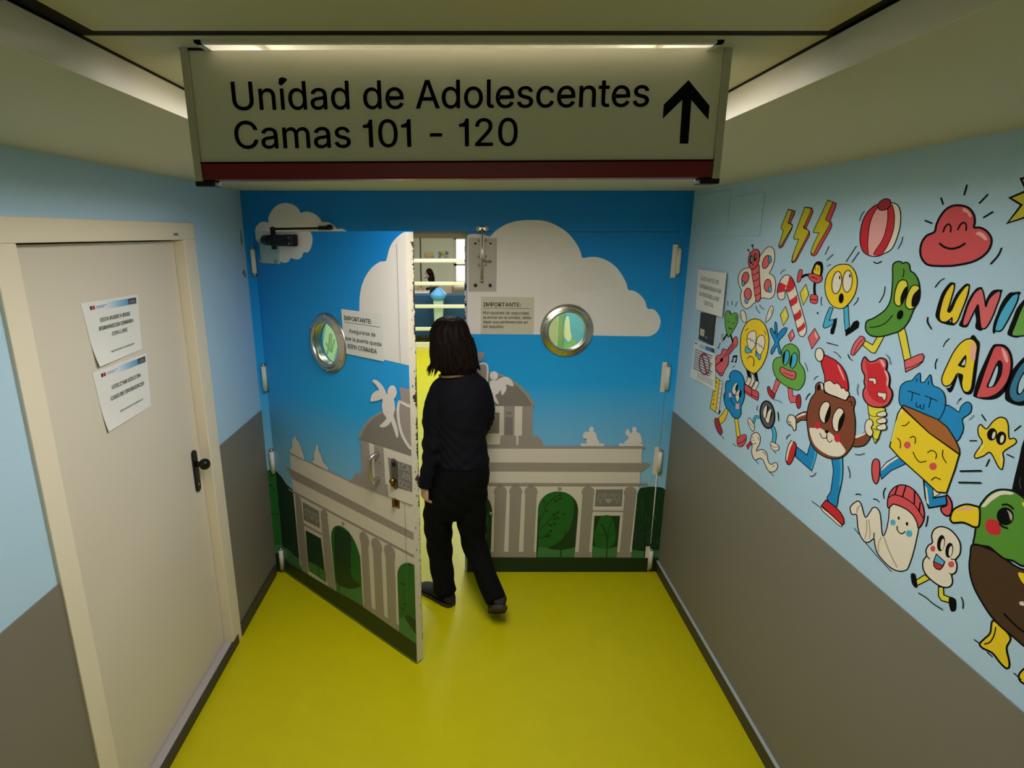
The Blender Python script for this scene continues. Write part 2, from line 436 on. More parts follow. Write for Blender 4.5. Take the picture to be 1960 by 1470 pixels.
# scuffs on the left wall beside the double door
mb = MB(); 
M_SCUFF = mat('dark scuff', (110, 122, 128), .8)
P = Paint(LW, (0, 0, 1)); P.fill(M_SCUFF, '464,520 468,517 470,524 471,532 466,526'); P.fill(M_SCUFF, '460,440 463,452 464,470 461,462'); P.done('scuff_mark', wall_left, 'dark scuff marks'); mb.bm.free()

# ------------------------------------------------------------------ door 1: the cream emergency door in the left wall
mb = MB(); YA, YB = -1.615, -.703
mb.box(-1.235, -1.195, YA, YB, .052, 2.03, M_CREAM, .002)
for v in mb.bm.verts: v.co.x -= .04
door1 = mb.link('door_1', kind='structure')
mb = MB()
mb.box(-1.30, -1.188, -.700, -.598, 0, 2.035, M_CASING, .003); mb.box(-1.30, -1.188, -1.700, -1.618, 0, 2.035, M_CASING, .003)
mb.box(-1.30, -1.188, -1.700, -.598, 2.035, 2.104, M_CASING, .003); mb.link('door_frame', door1, 'cream painted door frame')
mb = MB(); mb.box(-1.31, -1.302, -1.70, -.6, 0, 2.1, M_GAP); mb.link('gap_shade_sheet', door1)  # black sheet behind the leaf, paints the shade in the gaps round it
mb = MB(); mb.box(-1.30, -1.196, YA - .002, YB + .002, .0, .048, M_SILL, .002); mb.box(-1.196, -1.184, YA - .06, YB + .06, 0, .050, M_BASE, .002); mb.link('sill', door1, 'grey lilac sill with dark edge')
M_MARK = mat('small grey maker plate', (120, 130, 120), .5)
P = Paint(Plane((-1.188, 0, 0), (1, 0, 0))); P.fill(M_MARK, '332,446 341,446 342,451 333,451', False); P.done('maker_plate', door1, 'tiny grey plate')
pt = LDOOR.at(366, 864); pb = LDOOR.at(381, 938)
hy = (pt.y + pb.y) / 2; z0, z1 = pb.z, pt.z
mb = MB(); hr = .019
outl = [(hy + hr * math.cos(a), z1 - hr + hr * math.sin(a)) for a in [math.pi * k / 10 for k in range(11)]] + [(hy + hr * math.cos(a), z0 + hr + hr * math.sin(a)) for a in [math.pi + math.pi * k / 10 for k in range(11)]]
slab(mb, outl, [], Vector((-1.226, 0, 0)), EY, EZ, EX, .0095, M_BLACK); hp = mb.link('handle_plate', door1, 'black oval backplate')
kz = LDOOR.at(370, 890).z
mb = MB(); mb.tube([(-1.228, hy, kz), (-1.205, hy, kz)], [.014, .011], M_BLACK, 16); mb.ball((-1.188, hy, kz), .024, .026, .026, M_BLACK, 24); mb.link('knob', hp, 'black ball knob')
mb = MB(); mb.ball((-1.225, hy, z0 + .035), .003, .006, .006, M_STEELD, 10); mb.link('keyhole', hp)

# ------------------------------------------------------------------ sheets of paper stuck on a plane
class Sheet:
    def __init__(s, name, plane, corners, label, off=.0012, mt=None, group=None, cat='notice', curl=0.0, th=.0006):
        s.pl = plane; s.c = [plane.at(u, v, off) for u, v in corners]; s.n = plane.n; s.name = name; s.label = label; s.group = group; s.cat = cat; s.curl = curl
        s.mb = MB(); s.mb.norecalc = True; s.k = 1; N = 10
        g = [[s.mb.bm.verts.new(s.pt(i / N, j / N)) for i in range(N + 1)] for j in range(N + 1)]
        bk = [[s.mb.bm.verts.new(s.pt(i / N, j / N) - s.n * th) for i in range(N + 1)] for j in range(N + 1)]
        im = s.mb.mi(mt or M_PAPER)
        for j in range(N):
            for i in range(N):
                f = s.mb.bm.faces.new([g[j][i], g[j + 1][i], g[j + 1][i + 1], g[j][i + 1]]); f.material_index = im; f.smooth = True
                f.normal_update()
                if f.normal.dot(s.n) < 0: f.normal_flip()
        rim = [(0, i) for i in range(N)] + [(j, N) for j in range(N)] + [(N, N - i) for i in range(N)] + [(N - j, 0) for j in range(N)]
        fr = [s.mb.bm.verts.new(g[j][i].co) for j, i in rim]
        for q in range(len(rim)):
            a, b = rim[q], rim[(q + 1) % len(rim)]
            s.mb.bm.faces.new([fr[q], fr[(q + 1) % len(rim)], bk[b[0]][b[1]], bk[a[0]][a[1]]]).material_index = im
    def pt(s, a, b, lift=0.0):
        TL, TR, BR, BL = s.c
        p = TL * (1 - a) * (1 - b) + TR * a * (1 - b) + BR * a * b + BL * (1 - a) * b
        return p + s.n * (lift + s.curl * max(0.0, b - .55) ** 2 * (1.2 - a) * 4)
    def poly(s, pts, m, nsub=1):
        s.k += 1; i = s.mb.mi(m)
        vs = [s.mb.bm.verts.new(s.pt(a, b, .00012 * s.k)) for a, b in pts]
        for t in tessellate_polygon([[Vector((a, b, 0)) for a, b in pts]]):
            f = s.mb.bm.faces.new([vs[q] for q in t]); f.material_index = i; f.normal_update()
            if f.normal.dot(s.n) < 0: f.normal_flip()
        return s
    def rect(s, a0, b0, a1, b1, m, n=1):
        for q in range(n):
            x0, x1 = a0 + (a1 - a0) * q / n, a0 + (a1 - a0) * (q + 1) / n; s.poly([(x0, b0), (x1, b0), (x1, b1), (x0, b1)], m); s.k -= 1
        s.k += 1; return s
    def ring(s, ca, cb, ra, rb, w, m, n=40):
        for q in range(n):
            t0, t1 = 2 * math.pi * q / n, 2 * math.pi * (q + 1) / n
            s.poly([(ca + ra * math.cos(t0), cb + rb * math.sin(t0)), (ca + ra * math.cos(t1), cb + rb * math.sin(t1)), (ca + ra * (1 - w) * math.cos(t1), cb + rb * (1 - w) * math.sin(t1)), (ca + ra * (1 - w) * math.cos(t0), cb + rb * (1 - w) * math.sin(t0))], m); s.k -= 1
        s.k += 1; return s
    def text(s, t, a, b, width, cap, m=None, align='l', fnt='Inter', shear=0.0, bold=0.0, skew=0.0):
        vs, fs, w = text_shape(t, fnt, shear, bold); s.k += 1
        sh = {'l': 0.0, 'c': -w / 2, 'r': -w}[align]; kx = width / w
        nv = [s.mb.bm.verts.new(s.pt(a + (x + sh) * kx, b - y * cap + skew * (x + sh) * kx, .0005 + .00012 * s.k)) for x, y in vs]; i = s.mb.mi(m or M_INKG)
        for f in fs:
            try: q = s.mb.bm.faces.new([nv[k] for k in f]); q.material_index = i
            except ValueError: pass
        return s
    def done(s, parent=None):
        if parent: return s.mb.link(s.name, parent, s.label)
        return s.mb.link(s.name, None, s.label, s.cat, s.group)

M_LOGOB = mat('blue header print', (60, 120, 180), .6); M_LOGOB2 = mat('pale blue header print', (150, 196, 226), .6); M_LOGOB3 = mat('mid blue header print', (100, 160, 206), .6)
M_PHOTO = mat('dark header picture', (58, 66, 74), .6); M_PHOTO2 = mat('header picture building', (128, 112, 92), .6); M_RED = mat('red print', (190, 34, 44), .6)
M_NAVY = mat('navy print', (40, 44, 66), .6)
def header(s, b0=.045, b1=.155):
    s.rect(.12, b0 + .02, .155, b1 - .03, M_NAVY); s.rect(.16, b0 + .02, .2, b1 - .03, M_RED)
    for k in range(2): s.rect(.22, b0 + .035 + .025 * k, .42 - .06 * k, b0 + .045 + .025 * k, M_LOGOB)
    for k in range(12):
        f = k / 11; s.rect(.40 + .55 * k / 12, b0, .40 + .55 * (k + 1) / 12, b1, mat('header blue %d' % k, (206 - 150 * f, 220 - 92 * f, 232 - 46 * f), .6))
    s.rect(.79, b0 + .005, .95, b1 - .012, M_PHOTO); s.poly([(.80, b1 - .03), (.82, b0 + .05), (.87, b0 + .03), (.92, b0 + .045), (.935, b1 - .03)], M_PHOTO2)
s = Sheet('notice_sheet', LDOOR, [(154.3, 580.8), (263.5, 563.5), (271.6, 668.0), (185, 702)], 'upper laminated notice on the cream door, about keeping the door locked', group='printed notices', curl=.012)
header(s)
s.text('ESTA PUERTA DEBE', .52, .335, .56, .060, M_NAVY, 'c', bold=.02).text('PERMANECER CERRADA', .52, .465, .66, .060, M_NAVY, 'c', bold=.02).text('CON LLAVE', .55, .595, .31, .060, M_NAVY, 'c', bold=.02).text('GRACIAS POR SU COLABORACIÓN', .55, .855, .50, .028, M_NAVY, 'c', bold=.02); s.done()
s = Sheet('notice_sheet', LDOOR, [(176.7, 713.5), (280.8, 675.0), (289, 776.7), (204.3, 826.7)], 'lower laminated notice on the cream door, about emergency use only', group='printed notices', curl=.008)
header(s)
s.text('UTILIZAR SÓLO EN', .53, .375, .56, .064, M_NAVY, 'c', bold=.02).text('CASO DE EMERGENCIA', .53, .545, .68, .064, M_NAVY, 'c', bold=.02).text('GRACIAS POR SU COLABORACIÓN', .55, .80, .50, .028, M_NAVY, 'c', bold=.02); s.done()
# ------------------------------------------------------------------ colours of the printed vinyl
V_CLOUD = mat('printed cloud grey', (236, 230, 226), .45); V_CLOUD2 = mat('printed cloud shade', (232, 226, 222), .45)
V_LIGHT = mat('printed pale stone', (230, 221, 208), .45); V_DARK = mat('printed dark stone', (164, 155, 143), .45)
V_DEEP = mat('printed slate grey', (134, 129, 121), .45); V_MAUVE = mat('printed mauve stone', (164, 153, 148), .45); V_FIG = mat('printed pale figure', (236, 229, 226), .45)
V_GREEN = mat('printed leaf green', (22, 104, 38), .45); V_GREEND = mat('printed dark green', (12, 58, 30), .45); V_GREENL = mat('printed lawn green', (66, 128, 74), .45)
V_HEDGE = mat('printed black green band', (14, 46, 22), .45); V_TWIG = mat('printed twig green', (10, 46, 22), .45); V_LEAFL = mat('printed pale twig', (44, 108, 66), .45)
V_LETTER = mat('printed grey letters', (178, 176, 172), .45)

# ------------------------------------------------------------------ door 3: the closed right leaf
mb = MB(); PC = (.562, 1.533)
slab(mb, rect(.0, HX, .008, HZ), [circ(PC[0], PC[1], .108)], Vector((0, 0, 0)), EX, EZ, -EY, .045, M_SKY, M_WHITE, M_SKY)
door3 = mb.link('door_3', kind='structure')
def porthole(parent, c, ex, n, name='porthole'):
    """steel ring with stepped rim, sleeve and pane; ex is horizontal in the door, n its outward normal"""
    def ring(r, d): return [Vector(c) + ex * (r * math.cos(2 * math.pi * k / 48)) + EZ * (r * math.sin(2 * math.pi * k / 48)) + n * d for k in range(48)]
    mb = MB()
    prof = [(.107, -.03), (.103, .012), (.104, .020), (.109, .024), (.116, .023), (.122, .017), (.130, .016), (.142, .012), (.149, .006), (.151, .0005), (.107, .0005)]
    mb.ring_loft([ring(r, d) for r, d in prof], M_STEEL, cap=False, closed=True)
    for k in range(6):
        a = 2 * math.pi * (k + .5) / 6; p = Vector(c) + ex * (.136 * math.cos(a)) + EZ * (.136 * math.sin(a))
        mb.cyl(p + n * .012, p + n * .017, .0045, M_STEELD, 10)
    o = mb.link(name, parent, 'round steel porthole frame')
    mb = MB(); vs = ring(.106, .002); mb.face(vs, M_GLASS); vs2 = ring(.106, -.004); mb.face(vs2[::-1], M_GLASS); g = mb.link('glass', o, 'round clear pane'); return o
porthole(door3, (PC[0], 0, PC[1]), EX, -EY)
mb = MB(); mb.box(-.012, 0, .022, .045, .008, HZ - .03, M_EDGE); 
for k in range(60):
    z = random.uniform(.2, 2.0); mb.box(-.0125, -.0005 - random.uniform(0, .009), .0215, .03, z, z + random.uniform(.004, .025), M_DIRT)
mb.link('meeting_edge', door3, 'chipped cream meeting edge')
# frame of the double door inside the wall
mb = MB(); fr = mat('grey cream door frame', (168, 160, 138), .5)
mb.box(-HX - .003, HX + .003, .055, .12, HZ - .032, HZ + .003, fr); mb.box(HX - .03, HX + .003, .055, .12, 0, HZ, fr); mb.box(-HX - .003, -HX + .027, .055, .12, 0, HZ, fr)
mb.link('trim_5', kind='structure')

def hp(a, b, c):
    """clip to the side a*u + b*v + c >= 0 of a line in the photograph"""
    def f(q):
        out = []
        for k in range(len(q)):
            p, r = q[k], q[(k + 1) % len(q)]; dp = a * p[0] + b * p[1] + c; dr = a * r[0] + b * r[1] + c
            if dp >= 0: out.append(p)
            if (dp >= 0) != (dr >= 0):
                t = dp / (dp - dr); out.append((p[0] + (r[0] - p[0]) * t, p[1] + (r[1] - p[1]) * t))
        return out
    return f
def chain(*fs):
    def f(q):
        for g in fs:
            q = g(q)
            if len(q) < 3: return []
        return q
    return f
def line_hp(u0, v0, u1, v1, sgn):
    a, b = -(v1 - v0), (u1 - u0); c = -(a * u0 + b * v0); l = math.hypot(a, b); return hp(sgn * a / l, sgn * b / l, sgn * c / l)
def proj(p):
    d = Vector(p) - CAM_POS; z = d.dot(FWD); return (CAM_PX + CAM_F * d.dot(RGT) / z, 735 - CAM_F * d.dot(UPV) / z)
SEAM_V = proj((0, 0, HZ + .0015))[1]
UA, UB = proj((HX + .0015, 0, HZ)), proj((HX + .0015, 0, 0)); LA, LB = proj((0, 0, HZ)), proj((0, 0, 0))
below, above = hp(0, 1, -SEAM_V), hp(0, -1, SEAM_V)
left_of_hinge, right_of_hinge = line_hp(*UA, *UB, 1), line_hp(*UA, *UB, -1)
right_of_edge = line_hp(LA[0] + .6, LA[1], LB[0] + .6, LB[1], -1)
ON3 = chain(below, left_of_hinge, right_of_edge); RSTRIP = chain(right_of_hinge, line_hp(*proj((XR - .001, 0, HZ)), *proj((XR - .001, 0, 0)), 1))

CLOUD_R = smooth2(P2('30,222 66,212 100,205 150,206 200,212 235,224 250,222 300,172 380,124 470,98 580,90 690,98 790,135 880,195 950,280 985,350 1002,398 1060,391 1130,395 1210,425 1280,480 1330,550 1360,610 1374,658 1420,668 1470,700 1510,750 1532,812 1580,818 1620,860 1638,915 1625,975 1590,1018 1540,1039'), False)
arc = [((1085 + 46 * math.cos(a) - 880) * 4.261, (633 + 46 * math.sin(a) - 400) * 4.261) for a in [math.radians(10) - math.pi * 1.11 * k / 16 for k in range(17)]]
CLOUD_R = CLOUD_R + [(1300, 1036), (1090, 1032)] + arc + [(655, 1024), (30, 1020)]
P = Paint(END, (880, 400, 4.261), clip=ON3); P.fill(V_CLOUD, CLOUD_R, False)
P.fill(V_CLOUD2, '812,536 880,490 960,468 1080,462 1190,490 1262,545 1292,640 1215,640 1100,668 980,668 900,640')
P.done('printed_cloud', door3, 'large pale grey printed cloud')
P = Paint(END, (880, 400, 4.261), clip=above); P.fill(V_CLOUD, CLOUD_R, False); P.done('printed_cloud', wall_end, 'top of the large printed cloud')

def ornament(P, a, b, c, d, w):
    """carved garland with a shell, drawn between four corners"""
    m = lambda x, y: (a[0] * (1 - x) * (1 - y) + b[0] * x * (1 - y) + c[0] * x * y + d[0] * (1 - x) * y, a[1] * (1 - x) * (1 - y) + b[1] * x * (1 - y) + c[1] * x * y + d[1] * (1 - x) * y)
    for sx in (1, -1):
        f = lambda x, y: m(.5 + sx * x, y)
        for seg in (((.06, .35), (.16, .22), (.26, .30), (.24, .45), (.14, .44)), ((.26, .32), (.36, .24), (.42, .36), (.36, .5)), ((.10, .62), (.22, .58), (.34, .66), (.44, .54)), ((.30, .66), (.33, .80), (.29, .86)), ((.40, .56), (.44, .66), (.41, .74))):
            P.line([f(*q) for q in seg], w, V_LETTER)
        P.ell(V_LETTER, *f(.30, .84), w * 1.1, w * 1.6, n=8); P.ell(V_LETTER, *f(.16, .34), w, w * 1.1, n=8)
    P.fill(V_LETTER, [m(.38, .62), m(.44, .54), m(.5, .56), m(.56, .54), m(.62, .62), m(.58, .78), m(.5, .84), m(.42, .78)])
    for x in (.43, .5, .57): P.line([m(x, .8), m(.5 + (x - .5) * 1.6, .58)], w * .5, V_DEEP, False)
    for x in (.36, .5, .64): P.line([m(x, .5), m(.5 + (x - .5) * .8, .2)], w * .8, V_LETTER, False)

# monument on the right leaf
P = Paint(END, (860, 850, 4.261), clip=ON3)
P.fill(V_GREEND, '1490,860 1520,500 1548,372 1600,352 1680,348 1760,372 1800,500 1745,880', True)
P.fill(V_GREENL, '1470,862 1560,872 1640,868 1760,862 1740,926 1470,926', False)
P.fill(V_LIGHT, '100,337 1548,342 1540,352 1482,924 100,922', False)
P.fill(V_DARK, '100,878 705,878 703,924 100,924', False).fill(V_DARK, '1027,880 1158,880 1155,926 1024,926', False).fill(V_DARK, '1366,880 1486,880 1483,926 1362,926', False)
for c, cx, b0, b1, t0, t1 in ((416, 390, 360, 445, 370, 468), (542, 390, 482, 566, 494, 590), (667, 392, 603, 690, 619, 714), (1132, 395, 1054, 1140, 1085, 1180), (1477, 398, 1389, 1470, 1430, 1525)):
    P.ell(V_DARK, c, cx, 54, 52); P.fill(V_DARK, [(t0, cx + 18), (t1, cx + 18), (b1, 884), (b0, 884)], False)
def arch_open(P, pts, ground):
    P.fill(V_GREEN, pts, False)
AR = smooth2(P2('722,560 728,500 752,450 795,410 850,390 890,387 945,394 1000,425 1036,470 1051,530 1049,580'), False)
P.fill(V_GREEN, [(708, 924)] + AR + [(1022, 924)], False)
P.fill(V_GREEND, '1051,530 1036,470 1010,435 1018,520 1010,600 985,690 940,760 880,810 800,845 850,862 930,868 1028,842', False)
P.fill(V_GREENL, '709,842 760,838 850,862 930,862 1000,850 1027,838 1022,925 708,925', False)
P.line('910,925 912,820 930,770 975,720 1000,690', 9, V_TWIG); P.line('930,770 950,735 945,700', 6, V_TWIG)
P.line('712,924 724,760 728,640 732,590', 9, V_TWIG)
for seg in ('732,640 770,560 790,500 840,450 900,415', '735,700 790,650 850,580 900,545', '728,770 780,750 830,700', '790,500 770,470', '850,580 880,600 900,610', '790,650 840,660 860,650', '840,450 880,460 915,440', '780,750 820,755'):
    P.line(seg, 5, V_TWIG)
for x, y, r in ((905, 412, 40), (905, 440, -20), (870, 470, 30), (850, 575, 60), (885, 560, -30), (935, 570, 40), (795, 545, 70), (890, 605, 10), (860, 650, 30), (825, 665, -20), (830, 710, 50), (790, 755, 20), (860, 610, -40), (770, 470, 80), (815, 745, -30)):
    P.ell(V_TWIG, x, y, 15, 6, r, n=8)
P.ell(V_DARK, 900, 366, 18, 16)
P.fill(V_DEEP, '1197,370 1415,370 1406,508 1186,508', False)
ornament(P, (1200, 378), (1410, 378), (1402, 500), (1190, 500), 4)
P.fill(V_MAUVE, '1166,540 1420,542 1419,552 1165,550', False)
P.fill(V_GREEND, '1184,585 1393,585 1364,925 1160,925', False)
P.fill(V_GREEN, '1240,590 1320,590 1352,700 1350,800 1290,850 1200,840 1180,740 1210,650')
P.fill(V_GREENL, '1168,832 1230,850 1300,852 1370,835 1364,925 1160,925', False)
P.line('1282,925 1288,800 1275,720 1240,650', 9, V_TWIG); P.line('1288,800 1300,700 1330,620', 6, V_TWIG); P.line('1280,740 1200,740', 4, V_TWIG); P.line('1290,760 1345,720', 4, V_TWIG)
AR2 = smooth2(P2('232,398 268,404 308,436 336,485 349,540 348,600'), False)
P.fill(V_GREEND, [(100, 924), (100, 396)] + AR2 + [(337, 924)], False)
P.fill(V_GREENL, '100,860 240,872 338,862 337,924 100,924', False)
P.line('300,910 300,700 310,620 290,560', 6, V_LEAFL); P.line('305,640 260,600 250,560', 4, V_LEAFL); P.line('302,700 340,650', 4, V_LEAFL)
P.fill(V_HEDGE, '100,924 1620,928 1615,1060 100,1060', False)
P.line('1590,924 1596,800 1590,700', 6, V_TWIG)
for k in range(26): 
    x, y = random.uniform(1530, 1740), random.uniform(430, 830); P.line([(x, y), (x + random.uniform(-25, 25), y - random.uniform(20, 50))], 4, V_LEAFL, False)
# upper storeys
P.use(900, 650, 4.667)
P.fill(V_LIGHT, '-80,968 1535,970 1530,1110 -80,1108', False).fill(V_MAUVE, '-80,950 1564,955 1564,976 -80,974', False)
P.fill(V_LIGHT, '-80,1175 1518,1182 1515,1286 -80,1280', False)
P.fill(V_DARK, '-80,1096 1606,1103 1606,1124 1520,1184 -80,1178', False)
P.fill(V_MAUVE, '-80,1278 1586,1283 1586,1306 -80,1304', False)
P.fill(V_MAUVE, '-80,592 300,592 560,592 556,855 600,865 638,900 655,952 -80,952', False)
P.fill(V_LIGHT, '-80,592 300,592 300,855 270,860 268,936 -80,936', False)
P.fill(V_DEEP, '-80,652 262,652 258,838 -80,838', False)
P.fill(V_LIGHT, '398,594 466,596 462,858 394,858', False).fill(V_LIGHT, '412,856 430,856 430,940 411,940', False)
P.fill(V_DEEP, '318,645 378,646 377,669 316,668', False).fill(V_DEEP, '313,690 380,692 378,852 310,852', False)
P.fill(V_DARK, '-80,268 60,268 175,285 240,296 350,338 450,410 530,498 582,588 578,596 -80,593', False)
P.fill(V_DEEP, '-80,290 60,288 170,300 230,308 335,352 430,422 505,508 548,582 545,594 -80,592', False)
P.fill(V_MAUVE, '-40,108 125,112 126,148 96,192 -40,190', False)
P.fill(V_MAUVE, '60,228 108,214 140,222 156,250 158,350 140,430 60,480', False)
P.line('40,232 75,224 110,212 138,217 155,246 154,330 148,392', 15, V_FIG)
P.ell(V_FIG, 212, 322, 37, 39, -15)
P.fill(V_FIG, '186,366 236,362 268,344 310,332 350,346 378,380 386,416 350,410 322,402 324,440 306,476 282,496 271,452 250,480 224,500 238,530 254,574 226,562 200,520 176,450 172,400')
P.fill(V_FIG, '988,927 1198,929 1197,953 987,952', False).ell(V_FIG, 1083, 801, 21, 25)
P.fill(V_FIG, '1066,822 1100,820 1124,840 1132,880 1152,926 1044,926 1040,884 1018,886 1006,862 1014,836 1040,824')
P.fill(V_FIG, '1331,928 1544,930 1543,953 1330,952', False).ell(V_FIG, 1467, 803, 21, 25)
P.fill(V_FIG, '1450,824 1484,822 1518,846 1530,886 1524,926 1380,926 1412,884 1410,866 1392,850 1386,826 1408,798 1424,822 1436,838')
P.done('printed_monument', door3, 'printed pale stone arches with statues, trees and hedge')
P = Paint(END, (860, 850, 4.261), clip=RSTRIP)
P.fill(V_GREEND, '1490,860 1520,500 1548,372 1600,352 1680,348 1760,372 1800,500 1810,880', True).fill(V_GREENL, '1470,862 1820,870 1820,930 1470,926', False).fill(V_HEDGE, '1470,926 1820,926 1820,1100 1470,1100', False)
for k in range(16):
    x, y = random.uniform(1600, 1750), random.uniform(430, 830); P.line([(x, y), (x + random.uniform(-25, 25), y - random.uniform(20, 50))], 4, V_LEAFL, False)
P.done('printed_tree', wall_end, 'printed dark green tree edge')
mb = MB(); mb.norecalc = True
def end_text(s, u0, v0, u1, v1, cap, m, pl, fnt='Inter'):
    a = pl.at(u0, v0, .009); b = pl.at(u1, v1, .009); put_text(mb, s, m, a, (b - a).normalized(), EZ, cap, (b - a).length, fnt=fnt)
end_text('O III', 932, 801, 951, 802, .026, V_LETTER, END); end_text('VIII', 926, 825, 941, 826, .026, V_LETTER, END)
mb.link('printed_letters', door3)

# bolt, cover plate, hinges, notice on the right leaf
M_PLATEG = mat('grey cover plate', (186, 178, 168), .4)
mb = MB(); p0, p1 = END.at(897, 456), END.at(950, 558); mb.box(p0.x, p1.x, -.003, 0, p1.z, p0.z, M_PLATEG, .001)
bp = mb.link('cover_plate', door3, 'grey cover plate behind the bolt')
for u, v, c in ((910, 466, M_WHITE), (939, 466, M_WHITE), (910, 546, M_STEELD), (938, 546, M_STEELD)):
    mb = MB(); q = END.at(u, v); mb.cyl((q.x, -.003, q.z), (q.x, -.006, q.z), .011, c, 14); mb.cyl((q.x, -.006, q.z), (q.x, -.009, q.z), .006, M_BLACK, 12); mb.link('screw', bp)
mb = MB(); a, b = END.at(923, 437), END.at(922, 540)
mb.tube([(a.x, -.018, a.z), (a.x, -.018, b.z)], .0075, M_STEEL, 12); mb.box(a.x - .011, a.x + .011, -.024, -.010, END.at(0, 494).z, END.at(0, 448).z, M_WHITE, .003)
for v in (460, 490, 506):
    z = END.at(923, v).z; mb.box(a.x - .022, a.x + .022, -.014, -.003, z - .006, z + .006, M_STEELD, .001); mb.cyl((a.x - .018, -.014, z), (a.x - .018, -.019, z), .005, M_STEELD, 8); mb.cyl((a.x + .018, -.014, z), (a.x + .018, -.019, z), .005, M_STEELD, 8)
z = END.at(0, 498).z; mb.tube([(a.x, -.024, z), (a.x + .05, -.032, z - .004)], .004, M_STEELD, 8)
mb.ball((b.x, -.020, b.z + .01), .009, .006, .009, M_STEEL, 12)
mb.link('bolt', door3, 'steel surface bolt')
mb = MB(); z = END.at(0, 438).z
for du in (-7, 7):
    q = END.at(923 + du, 438); mb.cyl((q.x, 0, z), (q.x, -.012, z), .013, M_WHITE, 14); mb.cyl((q.x, -.012, z), (q.x, -.015, z), .006, M_STEELD, 10)
mb.box(a.x - .02, a.x + .02, -.022, 0, z - .008, z + .008, M_STEEL, .002); mb.link('bolt_keeper', wall_end, 'white and steel bolt keeper')
for v in (500, 722, 882, 1068):
    z = {500: 1.915, 722: 1.264, 882: .749, 1068: .096}[v]; hh = .088 if v != 1068 else .082
    mb = MB(); mb.tube([(HX + .004, -.011, z - hh * .72), (HX + .004, -.011, z + hh * .72)], .0125, M_WHITE, 14)
    mb.tube([(HX + .004, -.011, z - hh * .86), (HX + .004, -.011, z - hh * .72)], .010, M_STEELD, 12); mb.tube([(HX + .004, -.011, z + hh * .72), (HX + .004, -.011, z + hh * .86)], .010, M_STEELD, 12)
    mb.box(HX - .030, HX - .003, -.003, 0, z - hh, z + hh, M_WHITE, .001); mb.link('hinge', door3, 'white hinge')
mb = MB(); a, b = END.at(1251, 940), END.at(1243, 1066); mb.tube([(HX - .003, -.003, END.at(0, 905).z), (HX - .003, -.003, .2)], .0035, M_WHITE, 8); mb.link('gap_strip', door3, 'pale strip in the hinge gap')
s = Sheet('notice_sheet', END, [(920.5, 568), (1022.5, 569), (1021.5, 640), (920, 639.5)], 'small cream security notice left of the porthole on the closed door', group='printed notices', mt=mat('cream notice card', (206, 200, 178), .6))
s.text('IMPORTANTE:', .05, .255, .70, .105, M_INKG, bold=.03).rect(.05, .295, .94, .305, M_INKG)
for k, t in enumerate(('Por razones de seguridad,', 'al entrar en la unidad, debe', 'dejar sus pertenencias en', 'las taquillas.')):
    s.text(t, .045, .46 + .122 * k, (.865, .90, .84, .395)[k], .075, M_INKG, shear=.2, bold=.012)
s.done()
# white screw and bolt at the foot of the right leaf
mb = MB(); q = END.at(940, 982); mb.cyl((q.x, 0, q.z), (q.x, -.012, q.z), .010, M_STEEL, 12); q = END.at(928, 1028); mb.box(q.x - .008, q.x + .008, -.010, 0, q.z - .055, q.z + .055, M_STEELD, .002); mb.link('floor_bolt', door3, 'small steel floor bolt')

# ------------------------------------------------------------------ door 2: the open left leaf
PLC = LEAF.at(628, 657); pu = (PLC - HINGE).dot(LD); pz = PLC.z
mb = MB(); slab(mb, rect(.0, DOOR_LEN, .008, HZ + .002), [circ(pu, pz, .108)], HINGE, LD, EZ, LN, .042, M_SKY, M_WHITE, M_SKY)
door2 = mb.link('door_2', kind='structure')
porthole(door2, HINGE + LD * pu + EZ * pz, LD, LN)
def dl(s, z, d=0.0): return HINGE + LD * s + EZ * z + LN * d
ONL = chain(line_hp(*proj(dl(.002, HZ)), *proj(dl(.002, 0)), -1), line_hp(*proj(dl(DOOR_LEN, HZ)), *proj(dl(DOOR_LEN, 0)), 1), line_hp(*proj(dl(0, HZ + .0015)), *proj(dl(DOOR_LEN, HZ + .0015)), 1), line_hp(*proj(dl(0, .01)), *proj(dl(DOOR_LEN, .01)), -1))
P = Paint(LEAF, (440, 360, 4.9), clip=ONL)
P.fill(V_CLOUD, smooth2(P2('230,380 240,440 250,490 300,560 350,620 400,660 440,682 480,692 515,700 548,690 575,657 612,668 650,664 678,640 692,604 728,604 756,570 773,510 772,450 750,396'), False) + [(600, 380)], False)
P.use(0, 0, 1)
c = smooth2(P2('790,440 772,445 756,458 746,474 740,496 738,500'), False) + smooth2(P2('727,501 713,511 701,527 693,545 689,565 688,593 691,625 698,650 712,672 730,686 742,690'), False) + [(790, 701)]
P.fill(V_CLOUD, c, False); P.done('printed_cloud', door2, 'pale grey printed clouds')
P = Paint(END, (440, 360, 4.9), clip=chain(above))
P.fill(V_CLOUD, smooth2(P2('238,440 237,400 246,362 280,326 320,315 360,322 360,290 375,240 430,170 510,140 590,155 640,190 665,230 720,220 790,240 840,280 862,316 920,320 970,346 1005,382 1050,380 1105,410 1110,440'), False), False)
P.done('printed_cloud', wall_end, 'small printed cloud over the open leaf')
P = Paint(END, (440, 360, 4.9), clip=chain(below, line_hp(*proj((-HX - .004, 0, HZ)), *proj((-HX - .004, 0, 0)), 1)))
P.fill(V_CLOUD, '238,380 237,400 242,450 255,490 290,520 300,400'); P.use(480, 850, 5.158)
P.fill(V_GREEN, '100,258 300,258 330,1010 150,1010', False).fill(V_GREENL, '150,1000 400,990 400,1080 150,1080', False).fill(V_HEDGE, '150,1078 400,1078 400,1300 150,1300', False)
for k in range(14):
    x, y = random.uniform(170, 290), random.uniform(330, 980); P.ell(V_GREEND, x, y, 9, 16, random.uniform(-60, 60), n=8)
P.done('printed_tree', wall_end, 'printed green bush beside the hinges')

